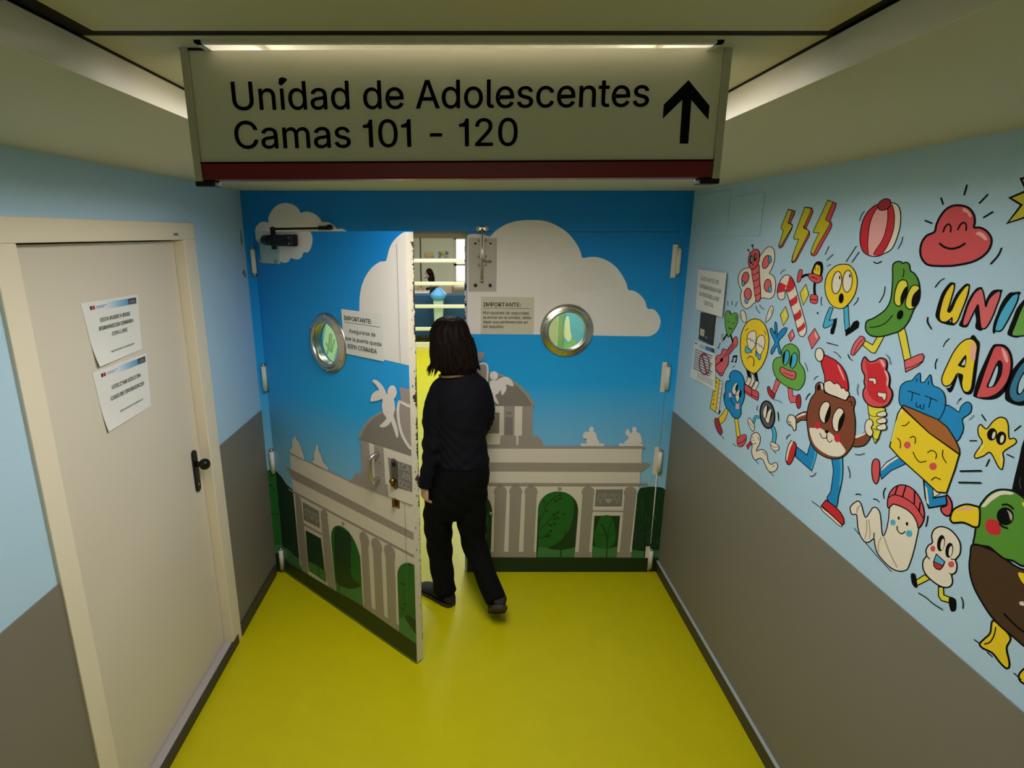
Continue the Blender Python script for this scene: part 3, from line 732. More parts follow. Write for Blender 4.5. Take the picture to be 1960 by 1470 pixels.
P = Paint(LEAF, (480, 850, 5.158), clip=ONL)
P.fill(V_GREEND, smooth2(P2('180,250 240,262 300,320 350,392 400,440'), False) + [(440, 470), (560, 1260), (250, 1100)], False)
P.fill(V_GREENL, '250,1010 340,1020 430,1100 560,1190 1640,1700 1640,1900 250,1150', False)
# storey with columns
P.fill(V_LIGHT, '418,478 1620,1100 1640,1900 1300,1725 830,1485 560,1285 485,1190', False)
P.fill(V_LIGHT, '385,86 1000,376 1200,400 1640,560 1640,800 1640,900 1620,920 400,250', False)
P.fill(V_LIGHT, '400,330 1620,930 1620,1120 420,480', False)
P.fill(V_DARK, '345,226 362,230 1640,892 1640,968 412,346', False)
P.fill(V_MAUVE, '366,436 420,462 1640,1112 1640,1138 1590,1114 420,484 372,452', False)
P.fill(V_MAUVE, '380,80 1000,370 1000,384 390,98', False)
P.fill(V_DARK, '438,520 452,504 470,512 490,540 500,590 566,1252 496,1192', True)
P.fill(V_DEEP, '512,570 672,662 684,832 524,748', False)
ornament(P, (520, 590), (668, 672), (680, 815), (530, 735), 6)
P.fill(V_MAUVE, '522,782 704,884 706,902 524,800', False)
P.fill(V_GREEND, '540,850 692,932 742,1352 570,1222', False); P.fill(V_GREENL, '568,1160 640,1190 738,1260 745,1370 572,1250', False); P.line('672,1300 668,1180 655,1080', 8, V_TWIG)
P.fill(V_DARK, '690,690 698,656 722,648 750,676 764,730 762,770 832,1440 752,1352 700,800', True)
a = smooth2(P2('792,930 800,862 825,818 868,806 920,826 975,880 1025,960 1060,1050 1078,1110'), False)
P.fill(V_GREEN, a + [(1106, 1590), (842, 1452)], False)
P.fill(V_GREEND, '830,850 920,850 990,920 990,1280 1075,1390 1040,1420 960,1425 870,1390 840,1340')
P.fill(V_GREENL, '836,1350 870,1395 960,1430 1040,1425 1092,1395 1108,1600 842,1460', False); P.line('872,1440 868,1390', 10, V_TWIG)
for k in range(24):
    x, y = random.uniform(850, 1000), random.uniform(860, 1380); P.line([(x, y), (x + random.uniform(-22, 22), y + random.uniform(10, 30))], 5, V_TWIG, False)
P.ell(V_MAUVE, 911, 786, 12, 20, -20)
P.use(520, 1000, 5.444)
for x0, x1, yt, b0, b1, yb in ((912, 1012, 96, 965, 1040, 880), (1036, 1146, 162, 1086, 1168, 960), (1168, 1284, 230, 1214, 1298, 1050)):
    xm = (x0 + x1) / 2
    P.fill(V_DARK, smooth2([(x0 + 2, yt + 60), (x0 + 6, yt + 20), (xm - 12, yt), (x1 - 30, yt + 30), (x1, yt + 100), (x1 - 4, yt + 150)], False) + [(x1 - 8, yt + 180), (b1, yb + 40), (b0, yb), (x0 + 20, yt + 130)], False)
P.fill(V_DARK, '960,858 1090,924 1215,1012 1330,1086 1338,1215 962,945', False)
a = smooth2(P2('1310,560 1316,500 1345,448 1400,422 1460,432 1520,470'), False)
P.fill(V_GREEN, a + [(1520, 1300), (1330, 1180)], False)
P.fill(V_GREENL, '1326,1000 1380,985 1500,1150 1520,1290 1328,1180', False); P.fill(V_GREEND, '1380,985 1420,960 1520,1030 1520,1180 1480,1140', False)
for x, y in ((1365, 640), (1385, 850), (1360, 900), (1440, 440)): P.ell(V_GREEND, x, y, 22, 12, 30)
P.fill(V_HEDGE, '130,370 190,440 380,545 620,690 960,885 1500,1262 1560,1290 1560,1480 1480,1450 160,520 130,500', False)
# dome, angel, tablet, statues
P.use(480, 640, 5.158)
P.fill(V_FIG if False else V_LIGHT, '392,1170 386,1140 408,1126 410,1040 416,1000 424,1040 440,996 452,1040 478,1070 500,1130 524,1200 526,1240', False)
P.fill(V_LIGHT, '608,1268 612,1250 630,1240 622,1180 640,1140 650,1084 662,1090 670,1150 694,1200 712,1260 760,1310 762,1346', False)
P.fill(V_MAUVE, '1010,1420 1020,1390 1052,1366 1098,1376 1084,1040 1600,1200 1600,1690 1200,1545 975,1450', False)
P.fill(V_LIGHT, '1166,1070 1216,1086 1222,1480 1206,1474 1182,1290', False)
P.fill(V_LIGHT, '1310,1115 1600,1212 1600,1685 1360,1600 1350,1480 1330,1478', False)
P.fill(V_DEEP, '1354,1215 1600,1300 1600,1560 1380,1498', False)
P.fill(V_MAUVE, '1470,520 1600,545 1600,720 1500,690 1480,640', False)
d = smooth2(P2('1058,1015 1082,960 1120,895 1170,838 1235,790 1300,757 1360,742 1450,735 1600,760'), False)
P.fill(V_DARK, d + [(1600, 1200), (1078, 1036)], False)
d = smooth2(P2('1080,1026 1115,950 1160,880 1215,826 1270,792 1330,768 1420,750 1600,780'), False)
P.fill(V_DEEP, d + [(1600, 1200), (1078, 1034)], False)
P.fill(V_MAUVE, '1460,670 1490,668 1600,720 1600,1120 1540,1090 1500,990 1470,850', False)
P.line('1620,730 1550,702 1480,668 1462,676 1452,760 1464,880 1490,980 1530,1060 1565,1112 1590,1130', 26, V_FIG)
P.ell(V_FIG, 1395, 575, 46, 72, 4)
P.fill(V_FIG, '1200,462 1220,446 1258,462 1300,506 1330,556 1344,590 1390,600 1414,640 1424,720 1412,790 1400,822 1372,880 1330,912 1296,918 1272,904 1306,870 1338,826 1310,780 1296,710 1300,640 1260,652 1188,662 1186,630 1200,590 1240,556 1266,550 1236,500')
P.fill(V_FIG, '1384,846 1406,808 1436,880 1452,950 1456,1000 1442,1020 1420,960')
P.done('printed_monument', door2, 'printed pale stone arches, dome and angel')
mb = MB(); mb.norecalc = True
for tx, u0, v0, u1, v1, cap in (('T', 744.5, 891, 750, 893, .03), ('ECA', 764, 896, 785, 905, .034), ('AN', 771, 915, 786, 921.5, .034), ('DCC', 764, 930, 785, 939, .034)):
    end_text(tx, u0, v0, u1, v1, cap, V_LETTER, LEAF)
for o in mb.bm.verts: o.co += LN * .002
mb.link('printed_letters', door2)
mb = MB(); mb.box(0, .0008, -.0004, .0004, 0, 1, M_INKG); mb.bm.free()

# furniture of the open leaf
a, b = LEAF.at(497, 458), LEAF.at(537, 510)
sa, sb = (a - HINGE).dot(LD), (b - HINGE).dot(LD)
LM = Matrix((( LD.x, LN.x, 0, HINGE.x), (LD.y, LN.y, 0, HINGE.y), (0, 0, 1, 0), (0, 0, 0, 1)))     # (along leaf, out of leaf, up)
mb = MB(); mb.box(sa, sb, .0005, .0045, b.z + .012, a.z, M_PLATE, .001, LM)
pl = mb.link('closer_plate', door2, 'pale translucent plate under the closer')
for u, v in ((499, 467), (527, 469), (501, 499), (530, 501)):
    q = LEAF.at(u, v); k = (q - HINGE).dot(LD); mb = MB(); mb.tube([LM @ Vector((k, .004, q.z)), LM @ Vector((k, .013, q.z))], .008, M_STEELD, 10); mb.link('screw', pl)
q0, q1 = LEAF.at(516, 458), LEAF.at(572, 461); k0, k1 = (q0 - HINGE).dot(LD), (q1 - HINGE).dot(LD); zc = q0.z - .004
mb = MB(); mb.box(k0 + .07, k1, .0045, .045, zc - .028, zc + .028, M_BLACK, .006, LM); mb.tube([LM @ Vector((k0, .026, zc)), LM @ Vector((k0 + .09, .026, zc))], .026, M_BLACK, 16)
mb.tube([LM @ Vector((k0 + .09, .03, zc - .045)), LM @ Vector((k0 + .09, .03, zc + .06))], .013, M_BLACK, 12)
for dz in (-.014, .014): mb.tube([LM @ Vector((k1 - .015, .045, zc + dz)), LM @ Vector((k1 - .015, .048, zc + dz))], .005, M_STEELD, 8)
cl = mb.link('door_closer', door2, 'black door closer body')
pv = LM @ Vector((k0 + .09, .03, zc + .055)); e = END.at(614, 437, .035); e2 = END.at(632, 435, .02)
mb = MB(); mb.tube([pv, e], .006, M_BLACK, 8); mb.ball(pv, .015, .015, .012, M_BLACK, 12); mb.link('closer_arm', cl, 'thin black arm')
mb = MB(); mb.box(e.x - .012, e2.x, -.045, 0, e.z - .008, e.z + .012, M_BLACK, .003); mb.tube([(e2.x, 0, e2.z), (e2.x, -.05, e2.z)], .014, M_BLACK, 12); mb.link('closer_bracket', wall_end, 'black closer bracket over the door')
for z, hh in ((1.915, .088), (1.264, .095), (.749, .09), (.096, .09)):
    mb = MB(); c = Vector((-HX - .012, -.013, 0)); mb.tube([c + EZ * (z - hh * .72), c + EZ * (z + hh * .72)], .0135, M_WHITE, 14)
    mb.tube([c + EZ * (z - hh * .88), c + EZ * (z - hh * .72)], .011, M_STEELD, 12); mb.tube([c + EZ * (z + hh * .72), c + EZ * (z + hh * .88)], .011, M_STEELD, 12); mb.link('hinge', door2, 'white hinge')
# pull handle on its plate
a, b = LEAF.at(718, 851), LEAF.at(732, 934); k = ((LEAF.at(724, 890) - HINGE).dot(LD)); z1, z0 = a.z - .005, b.z + .02
mb = MB(); mb.box(k - .018, k + .030, .0005, .004, z0, z1, M_STEELD, .001, LM); pp = mb.link('pull_plate', door2, 'dull steel plate')
mb = MB(); h1, h0 = LEAF.at(726, 868).z + .0, LEAF.at(726, 914).z; kk = k + .010
mb.tube([LM @ Vector(p) for p in ((kk, .003, h1), (kk, .035, h1), (kk, .052, h1 - .012), (kk, .056, h1 - .035), (kk, .056, h0 + .035), (kk, .052, h0 + .012), (kk, .035, h0), (kk, .003, h0))], .0095, M_STEEL, 14, sub=4); mb.link('pull_handle', pp, 'bent steel pull handle')
for dz, dk in ((.02, .0), (.02, .022), (.33, 0), (.33, .022), (.62, -.01), (.62, .022), (.95, .0), (.95, .022)):
    z = z0 + (z1 - z0) * dz if dz > .03 else z0 + .008; mb = MB(); p = (k + dk, .004, z); mb.tube([LM @ Vector(p), LM @ Vector((p[0], .007, z))], .0035, M_STEEL, 8); mb.link('screw', pp)
# lock plate and brass latch
a, b = LEAF.at(756, 877), LEAF.at(758, 935); k = (LEAF.at(757, 905) - HINGE).dot(LD); z1, z0 = a.z, b.z; r = .021
outl = [(k + r * math.cos(t), z1 - r + r * math.sin(t)) for t in [math.pi * q / 10 for q in range(11)]] + [(k + r * math.cos(t), z0 + r + r * math.sin(t)) for t in [math.pi + math.pi * q / 10 for q in range(11)]]
mb = MB(); slab(mb, outl, [], HINGE + LN * .008, LD, EZ, LN, .0075, mat('dark steel plate', (112, 112, 102), .4, metal=.8)); lk = mb.link('lock_plate', door2, 'dark steel lock plate')
mb = MB(); mb.tube([LM @ Vector((k, .0075, z1 - .028)), LM @ Vector((k, .0095, z1 - .028))], .012, M_BLACK, 16); mb.link('handle_hole', lk, 'black round hole')
mb = MB(); zc = LEAF.at(756, 918).z; mb.tube([LM @ Vector((k - .003, .008, zc)), LM @ Vector((k - .003, .028, zc))], .012, M_BRASS, 14); mb.box(k - .008, k + .002, .008, .026, zc - .026, zc, M_BRASS, .002, LM); mb.link('lock_cylinder', lk, 'brass lock cylinder')
q = LEAF.at(758, 960); k = (q - HINGE).dot(LD); mb = MB(); mb.box(k - .026, k + .026, .0005, .003, q.z - .028, q.z + .028, M_BRASS, .001, LM); mb.box(k - .006, k + .006, .003, .022, q.z - .022, q.z + .020, M_BRASS, .003, Matrix(LM) ); mb.link('latch', door2, 'small square brass latch')
mb = MB(); mb.box(DOOR_LEN, DOOR_LEN + .0004, -.042, 0, .008, HZ - .002, M_EDGE, 0, LM); mb.link('lock_edge', door2, 'chipped white edge of the door')
mb = MB(); mb.norecalc = True; NZ = 520; pr = None; w = .003
for q in range(NZ + 1):
    z = .12 + (HZ - .16) * q / NZ
    heavy = 1.0 if (1.86 < z < 2.04 or 1.10 < z < 1.38 or .93 < z < 1.02) else (.35 if z > .8 else .12)
    w = max(0.0, min(.026 * heavy, w + random.uniform(-.005, .005) * (.5 + heavy))); b = .0006 + (random.uniform(0, .002) if heavy > .5 else 0)
    cur = (LM @ Vector((DOOR_LEN + .0006, -.042, z)), LM @ Vector((DOOR_LEN + .0006, -.042 + b + w, z)))
    if pr: mb.face([pr[0], pr[1], cur[1], cur[0]], M_DIRT)
    pr = cur
for q in range(26):
    z = random.uniform(.3, 2.0); d = random.uniform(.008, .036); r = random.uniform(.001, .0035)
    mb.face([LM @ Vector((DOOR_LEN + .0007, -d + r * math.cos(t) * random.uniform(.6, 1.3), z + 2 * r * math.sin(t))) for t in [2 * math.pi * k / 9 for k in range(9)]], M_DIRT)
mb.link('chipped_edge', door2, 'bare dark wood where paint is chipped')
mb = MB(); mb.box(DOOR_LEN - .052, DOOR_LEN - .0505, .0035, .004, .15, HZ - .05, mat('seam line', (120, 114, 110), .6), 0, LM); mb.link('vinyl_seam', door2)
s = Sheet('notice_sheet', LEAF, [(653, 591.5), (732.5, 601.5), (735, 692), (658.5, 676)], 'white notice beside the porthole on the open leaf, asking to close the door firmly', group='printed notices', off=.004)
s.text('IMPORTANTE:', .06, .235, .68, .095, M_INKG, bold=.03).rect(.06, .275, .93, .285, M_INKG, 4)
s.text('Asegurarse de', .50, .50, .64, .085, M_INKG, 'c', bold=.012).text('que la puerta queda', .50, .68, .90, .085, M_INKG, 'c', bold=.012).text('BIEN CERRADA', .48, .86, .72, .095, M_INKG, 'c', bold=.015); s.done()
# ------------------------------------------------------------------ the painted mural on the right wall
C_Y = mat('mural yellow', (238, 206, 30), .6); C_YL = mat('mural pale yellow', (232, 222, 120), .6); C_LEM = mat('mural lemon', (226, 214, 60), .6); C_OL = mat('mural olive yellow', (200, 188, 30), .6)
C_R = mat('mural red', (204, 32, 44), .6); C_DR = mat('mural dark red', (168, 30, 44), .6); C_P = mat('mural pink', (222, 98, 104), .6); C_PL = mat('mural light pink', (240, 170, 170), .6); C_CR = mat('mural coral red', (214, 78, 84), .6)
C_B = mat('mural blue', (12, 136, 200), .6); C_BL = mat('mural light blue', (70, 176, 216), .6); C_BP = mat('mural pale blue', (150, 206, 230), .6)
C_G = mat('mural green', (104, 168, 70), .6); C_GD = mat('mural grass green', (84, 146, 44), .6); C_W = mat('mural cream white', (232, 222, 204), .6); C_WG = mat('mural grey line', (176, 166, 146), .6)
C_BR = mat('mural brown', (128, 66, 38), .6); C_DB = mat('mural dark brown', (68, 42, 18), .6); C_TAN = mat('mural cheese brown', (166, 98, 40), .6); C_GR = mat('mural tyre grey', (84, 84, 86), .6); C_MV = mat('mural mauve pink', (170, 92, 112), .6); C_K = INK
A = (1320, 500, 8.1667); B = (1320, 640, 8.1667); Cc = (1340, 780, 8.1667); D = (1480, 360, 7.0); E_ = (1720, 320, 8.1667); F_ = (1480, 500, 6.125); G_ = (1760, 520, 9.8); H_ = (1780, 630, 10.889)
I_ = (1480, 650, 8.1667); J_ = (1480, 780, 6.393); K_ = (1640, 700, 6.125); L_ = (1600, 900, 7.5385); M_ = (1720, 980, 7.35); N_ = (1800, 920, 12.25); O_ = (1800, 1040, 5.25); Q_ = (1760, 780, 6.68)
BF = (1400, 450, 9.8); BALL = (1640, 360, 9.186)
def pic(crop): return Paint(RW, crop, clip=None)
def put(P, name, label): return P.done(name, wall_right, label)

P = pic(BF)      # butterfly
P.blob(C_W, '520,430 590,320 650,250 710,216 770,240 805,310 812,420 790,540 750,640 715,715 770,750 815,820 830,930 815,1060 790,1140 740,1185 680,1195 610,1175 545,1160 500,900 490,600', 13)
P.blob(C_W, '370,640 290,618 220,640 160,700 126,790 130,890 160,980 190,1048 168,1120 176,1220 200,1310 240,1362 290,1382 350,1350 410,1290 455,1225 440,900', 13)
for x, y, rx, ry, r in ((650, 505, 62, 130, 18), (680, 945, 66, 118, 4), (260, 805, 64, 115, 12), (308, 1105, 68, 112, 2)): P.ell(C_P, x, y, rx, ry, r, 14)
for x, y, rx, ry, r in ((722, 455, 30, 70, -4), (724, 1020, 30, 60, 4), (220, 910, 28, 52, 0), (280, 1235, 32, 50, -4)): P.ell(C_BL, x, y, rx, ry, r, 10)
P.blob(C_P, '385,650 510,560 520,700 535,900 548,1100 540,1200 505,1245 470,1240 445,1160 420,950', 13)
P.lines('400,740 450,735 515,685|410,860 460,855 525,800|420,1000 470,985 540,935|435,1135 490,1120 548,1075', 12)
P.blob(C_CR, '410,285 460,265 505,290 525,360 518,470 490,560 440,625 390,640 345,610 318,540 316,450 345,350', 13)
P.ell(C_K, 372, 460, 30, 84, 4).ell(C_BL, 380, 455, 15, 55, 4).ell(C_K, 446, 415, 28, 76, 6).ell(C_G, 452, 400, 12, 45, 6).ell(C_K, 408, 552, 14, 12)
P.lines('350,340 330,310 315,280|408,268 398,230 392,195', 10).ell(C_K, 312, 278, 15, 18).ell(C_K, 390, 195, 16, 20)
P.lines('455,1335 480,1400 530,1465|530,1310 560,1360 615,1392', 11)
put(P, 'painted_butterfly', 'painted white and pink butterfly')

P = pic(D)       # three lightning bolts
for pts, pts2, top in (
    ('198,290 280,312 300,300', None, None),): pass
def bolt(name, front, side, lab):
    P = pic(D); P.blob(C_MV if 'left' in lab else C_CR, side, 10, False); P.blob(C_OL, front, 9, False); put(P, name, lab)
bolt('painted_lightning', '200,290 256,300 196,468 250,490 256,520 100,780 76,770 100,690 136,568 104,540 108,510', '200,284 290,305 286,345 228,468 258,492 250,545 130,780 92,806 74,785 76,760 200,470', 'painted yellow lightning bolt, leftmost of three')
bolt('painted_lightning', '420,258 508,272 500,320 404,532 474,568 478,596 300,950 262,990 250,970 270,880 340,686 278,684 276,650', '420,254 520,268 534,320 438,540 484,580 488,630 300,985 260,1002 246,985 262,900 420,560', 'painted yellow lightning bolt, middle of three')
bolt('painted_lightning', '730,166 800,185 700,424 754,456 762,480 590,780 545,880 512,880 505,850 540,750 612,600 540,596 544,560', '730,162 844,205 832,262 762,430 786,488 778,530 580,890 545,910 512,900 504,870 700,450', 'painted yellow lightning bolt, rightmost of three')
P = pic(BALL)    # striped ball
ball = '360,290 250,360 170,450 105,580 66,740 55,900 72,1020 115,1120 200,1180 290,1200 380,1195 470,1155 580,1100 650,1010 710,860 755,700 772,540 765,420 730,320 680,275 600,262'
P.fill(C_W, ball)
P.fill(C_R, '350,300 250,362 170,455 108,580 68,740 58,900 75,1020 120,1120 200,1176 192,1020 200,860 215,700 250,560 300,440 372,330')
P.fill(C_PL, '372,350 300,450 255,560 222,700 206,860 200,1020 208,1172 285,1165 360,1050 440,930 495,780 525,640 540,500 535,380')
P.fill(C_R, '540,370 545,500 540,620 505,780 450,920 370,1050 290,1165 380,1192 460,1148 540,1010 600,870 640,720 660,560 655,430 620,290')
P.line(ball, 17, closed=True)
P.lines('365,340 300,440 250,560 217,700 200,860 192,1020 205,1165|540,370 545,500 530,640 495,790 440,930 360,1050 290,1165|620,290 655,430 662,560 645,720 600,870 540,1010 460,1140', 13)
P.blob(C_DR, '370,290 420,230 490,190 560,195 595,245 580,320 530,370 450,392 385,370', 15)
P.lines('134,410 90,460 45,570|804,860 780,960 722,1068', 13).lines('295,1298 350,1325 435,1290', 20)
put(P, 'painted_ball', 'painted red and white striped ball')
P = pic(E_)      # pink smiling cloud
P.blob(C_CR, '560,1010 590,900 640,790 720,680 820,612 930,596 1050,615 1130,670 1180,760 1190,860 1180,940 1270,945 1370,995 1440,1090 1450,1180 1410,1290 1320,1390 1200,1460 1080,1500 850,1540 640,1545 470,1530 390,1470 345,1380 340,1270 370,1160 440,1070', 34)
P.fill(C_PL, '1000,650 1040,640 1100,690 1140,760 1110,782 1070,720 1010,690').fill(C_PL, '1205,1040 1265,1008 1340,1050 1385,1130 1350,1140 1280,1085')
P.lines('695,1010 730,930 780,890 815,930 812,1010|925,975 965,900 1015,865 1055,900 1055,985', 26).line('645,1195 720,1250 830,1275 940,1250 1035,1195', 34)
P.lines('662,485 692,575|1065,280 1025,430|1390,430 1262,560|1470,700 1330,785|415,835 520,878|1605,1270 1560,1370 1490,1455 1440,1510', 26)
put(P, 'painted_cloud', 'painted pink smiling cloud')
P = pic(E_)      # yellow burst at the edge
P.blob(C_OL, '1700,875 1920,590 1740,480 2000,370 1910,180 2100,140 2240,-40 2340,150 2560,170 2440,340 2560,520 2380,600 2300,820 2140,730', 34, False)
put(P, 'painted_burst', 'painted yellow spiky burst at the edge of the picture')

P = pic(A)       # green heart
P.lines('595,625 598,690|665,625 662,682|742,635 716,708', 10)
P.line('640,1150 675,1260', 26).line('590,1130 530,1225', 26)
P.blob(C_W, '505,1145 520,1150 520,1200 525,1250 510,1250 497,1200', 8)
P.blob(C_G, '650,825 632,785 605,770 575,785 556,850 552,950 562,1040 580,1120 608,1190 660,1120 720,1020 750,940 752,850 730,810 690,810', 10)
P.lines('598,935 605,955 622,948|672,960 682,978 698,962|612,1030 622,1062 640,1045 650,1068 662,1050', 9).lines('610,800 630,800 640,830|715,850 730,870 725,920', 8)
put(P, 'painted_heart', 'painted green heart with closed eyes')
P = pic(B)       # guitar
P.blob(C_P, '680,80 710,40 740,50 750,130 730,190 700,215 640,290 612,330 612,410 590,490 560,540 540,580 520,630 485,652 440,600 412,560 405,480 402,390 440,330 490,310 510,240 540,226 580,245 620,200 665,130', 11)
P.ell(C_K, 500, 400, 22, 38, 20).line('528,350 690,140', 9, sm=False).line('560,355 705,160', 9, sm=False).line('420,480 470,430', 14)
P.lines('612,410 600,480 560,540 540,580 520,630 485,652|430,560 470,610 510,600', 9)
put(P, 'painted_guitar', 'painted pink guitar')
P = pic(B); P.lines('440,215 455,195 478,135', 12, False).ell(C_K, 450, 210, 14, 10); put(P, 'painted_note', 'small painted music note')
P = pic(B); P.lines('672,425 685,340 735,335 725,430', 18, False).line('682,350 735,345', 26, sm=False).ell(C_K, 664, 425, 18, 12).ell(C_K, 716, 430, 18, 12).line('668,518 685,500 712,496', 9); put(P, 'painted_note', 'painted double music note')
P = pic(A)       # pale petals over the weeping face
P.blob(C_W, '790,860 800,790 825,765 855,785 880,850 890,930 872,958 830,940', 10).line('808,830 815,885', 8); P.blob(C_W, '1190,955 1200,880 1230,780 1262,710 1290,700 1306,740 1300,800 1265,880 1225,930', 10).line('1280,755 1272,820', 8)
put(P, 'painted_tears', 'two painted white drops')
P = pic(B)       # weeping yellow face
P.fill(C_K, '880,545 960,545 952,640 960,680 905,655', False).fill(C_K, '1000,600 1055,600 1078,740 1035,725', False)
P.blob(C_W, '900,662 962,682 968,720 920,810 865,770 905,700', 10, False).blob(C_W, '1030,722 1080,742 1080,770 1025,880 970,850 1000,800', 10, False).blob(C_W, '960,630 1000,625 1022,730 960,830 925,808 968,720', 10, False)
P.blob(C_CR, '860,790 900,800 965,850 1010,868 1065,900 1078,950 1070,1015 1050,1028 960,975 865,905', 11).lines('865,880 960,940 1065,990|968,860 972,960', 10)
P.blob(C_Y, '1020,-242 1090,-228 1160,-170 1210,-70 1236,60 1230,200 1200,340 1140,480 1070,570 1010,608 950,590 870,520 815,400 795,250 796,100 815,-30 870,-150 940,-220', 13)
P.fill(C_W, '1000,-54 1030,-40 1042,20 1035,120 1010,200 970,245 930,220 900,130 900,40 930,-30').line('1000,-54 1030,-40 1042,20 1035,120 1010,200 970,245 930,220 900,130 900,40 930,-30', 10, closed=True)
P.fill(C_W, '1120,12 1160,30 1178,100 1165,200 1130,280 1100,318 1060,290 1038,220 1042,120 1070,40').line('1120,12 1160,30 1178,100 1165,200 1130,280 1100,318 1060,290 1038,220 1042,120 1070,40', 10, closed=True)
P.blob(C_BL, '885,180 910,220 960,240 968,280 935,280 910,295 880,285 866,250', 9).blob(C_BL, '1035,262 1060,300 1110,320 1108,370 1085,400 1060,350 1032,330', 9)
P.lines('903,65 930,75 945,65 960,100 985,90 1005,120 1022,135|1042,150 1070,145 1090,180 1115,175 1135,210 1160,215', 9).line('905,380 940,345 980,355 1005,400 1005,450 992,495', 11)
P.lines('870,-55 900,-85 920,-90|1165,-55 1185,-20 1195,10', 8)
put(P, 'painted_face', 'painted yellow weeping face with red shoes')
P = pic(A)       # blue star leaf
P.blob(C_B, '1345,950 1362,985 1370,1080 1378,1150 1420,1090 1470,1045 1515,1040 1520,1070 1480,1150 1400,1240 1395,1290 1425,1400 1420,1450 1395,1440 1365,1330 1320,1410 1285,1455 1268,1435 1280,1370 1330,1280 1300,1190 1265,1110 1258,1060 1280,1045 1305,1080 1330,1130 1328,1020 1335,960', 11)
P.line('1340,1080 1352,1160 1380,1200', 8)
put(P, 'painted_splash', 'painted blue five-armed splash')
P = pic(A)       # candy cane
P.fill(C_W, '1400,340 1440,265 1500,215 1560,225 1610,280 1650,380 1700,560 1760,780 1820,1000 1825,1090 1800,1150 1760,1180 1720,1160 1690,1090 1640,900 1580,700 1530,530 1500,465 1490,480 1488,560 1460,595 1420,600 1385,570 1370,480 1380,400')
P.fill(C_R, '1392,350 1425,330 1510,378 1490,440 1480,475 1375,498 1374,430', False).fill(C_R, '1560,232 1600,270 1635,345 1645,390 1620,440 1545,492 1505,460 1512,395 1540,320', False)
P.fill(C_R, '1672,520 1690,600 1680,650 1580,720 1556,615 1630,570', False).fill(C_R, '1728,740 1755,840 1730,890 1650,940 1618,840 1690,800', False).fill(C_R, '1790,945 1812,1020 1780,1060 1705,1112 1680,1050 1750,1000', False)
P.line('1400,340 1440,265 1500,215 1560,225 1610,280 1650,380 1700,560 1760,780 1820,1000 1825,1090 1800,1150 1760,1180 1720,1160 1690,1090 1640,900 1580,700 1530,530 1500,450 1490,480 1488,560 1460,595 1420,600 1385,570 1370,480 1380,400', 12, closed=True)
P.line('1418,195 1450,155 1490,135', 11)
put(P, 'painted_candy_cane', 'painted red and white candy cane')
for pts, hl, c, lab in (('1815,360 1865,520 1775,690 1726,495', '1800,420 1830,460 1825,540 1790,490', C_LEM, 'upper painted lemon yellow diamond'), ('1500,708 1548,862 1465,1008 1416,835', '1490,770 1520,830 1500,880 1470,830', C_LEM, 'lower painted lemon yellow diamond'), ('1605,1068 1642,1170 1578,1258 1540,1162', '1605,1100 1622,1150 1612,1190 1592,1150', C_P, 'small painted pink diamond'), ('1955,1050 2035,1198 1910,1372 1850,1192', '1965,1090 2010,1180 1990,1220 1950,1150', C_P, 'large painted pink diamond')):
    P = pic(A); P.blob(c, pts, 11, False).fill(C_YL if c is C_LEM else C_PL, hl, False); put(P, 'painted_diamond', lab)
P = pic(F_)      # small black and yellow figure
P.line('340,185 370,165 415,158', 30).line('487,255 482,330 490,400', 30)
P.blob(C_CR, '320,95 340,110 335,170 318,230 295,248 280,230 288,160 302,110', 8).blob(C_CR, '440,400 480,390 518,410 520,470 500,498 450,490 430,460', 8).line('435,450 518,452', 8)
P.fill(C_K, '470,60 500,10 540,0 575,20 586,80 575,150 545,190 450,150'); P.fill(C_Y, '500,50 515,38 530,50 545,55 552,100 540,168 480,140 470,120 485,80'); P.lines('495,70 490,110|528,72 522,115', 7, False)
P.blob(C_CR, '425,145 480,148 540,170 572,180 570,220 545,248 500,255 450,230 415,190 412,160', 9).line('450,182 515,208', 10, sm=False)
P.lines('630,58 675,38|565,420 560,480 570,520|652,-175 608,-79|700,-79 628,-13', 8).ell(C_K, 520, 608, 9, 13)
put(P, 'painted_cap_figure', 'small painted black and yellow figure with red shoes')
P = pic(F_)      # surprised yellow face
P.blob(C_BL, '660,540 702,548 655,695 740,672 700,740 640,775 600,785 582,765 610,660', 9, False).blob(C_BL, '825,550 880,520 888,700 895,765 845,825 832,700', 9, False)
P.fill(C_K, '748,660 740,740 712,850 690,862 668,845 672,800 700,740 705,690', False).fill(C_K, '845,805 900,775 940,710 985,690 1012,720 1000,780 930,830 848,882', False)
P.blob(C_Y, '830,35 890,45 945,100 978,180 982,280 955,390 900,480 830,545 760,552 690,520 635,440 608,340 612,230 645,140 710,70 770,42', 11)
P.ell(C_W, 745, 250, 56, 132, 8, 10).ell(C_W, 870, 235, 56, 130, 4, 10).ell(C_K, 779, 192, 9, 24).ell(C_K, 898, 172, 9, 24).ell(C_K, 796, 435, 30, 60, 5)
P.lines('995,425 985,465 942,515|625,952 755,990|973,-175 853,4|1006,-109 920,13', 9)
put(P, 'painted_face', 'painted yellow surprised face with blue legs')
P = pic(F_)      # green cucumber runner
P.blob(C_LEM, '1222,880 1305,872 1260,960 1195,1080 1150,1070 1050,985 1075,930 1165,980', 11, False).blob(C_LEM, '1460,830 1535,775 1560,860 1608,1110 1615,1135 1535,1165 1500,1000', 11, False)
P.blob(C_P, '1028,878 1075,905 1065,950 1020,1010 980,1060 945,1100 915,1095 912,1060 945,970 990,910', 10).line('1060,905 1000,970 945,1080', 8).blob(C_P, '1535,1170 1600,1140 1700,1095 1750,1085 1770,1115 1750,1180 1690,1230 1552,1300', 11, False).line('1548,1258 1640,1230 1745,1175', 9)
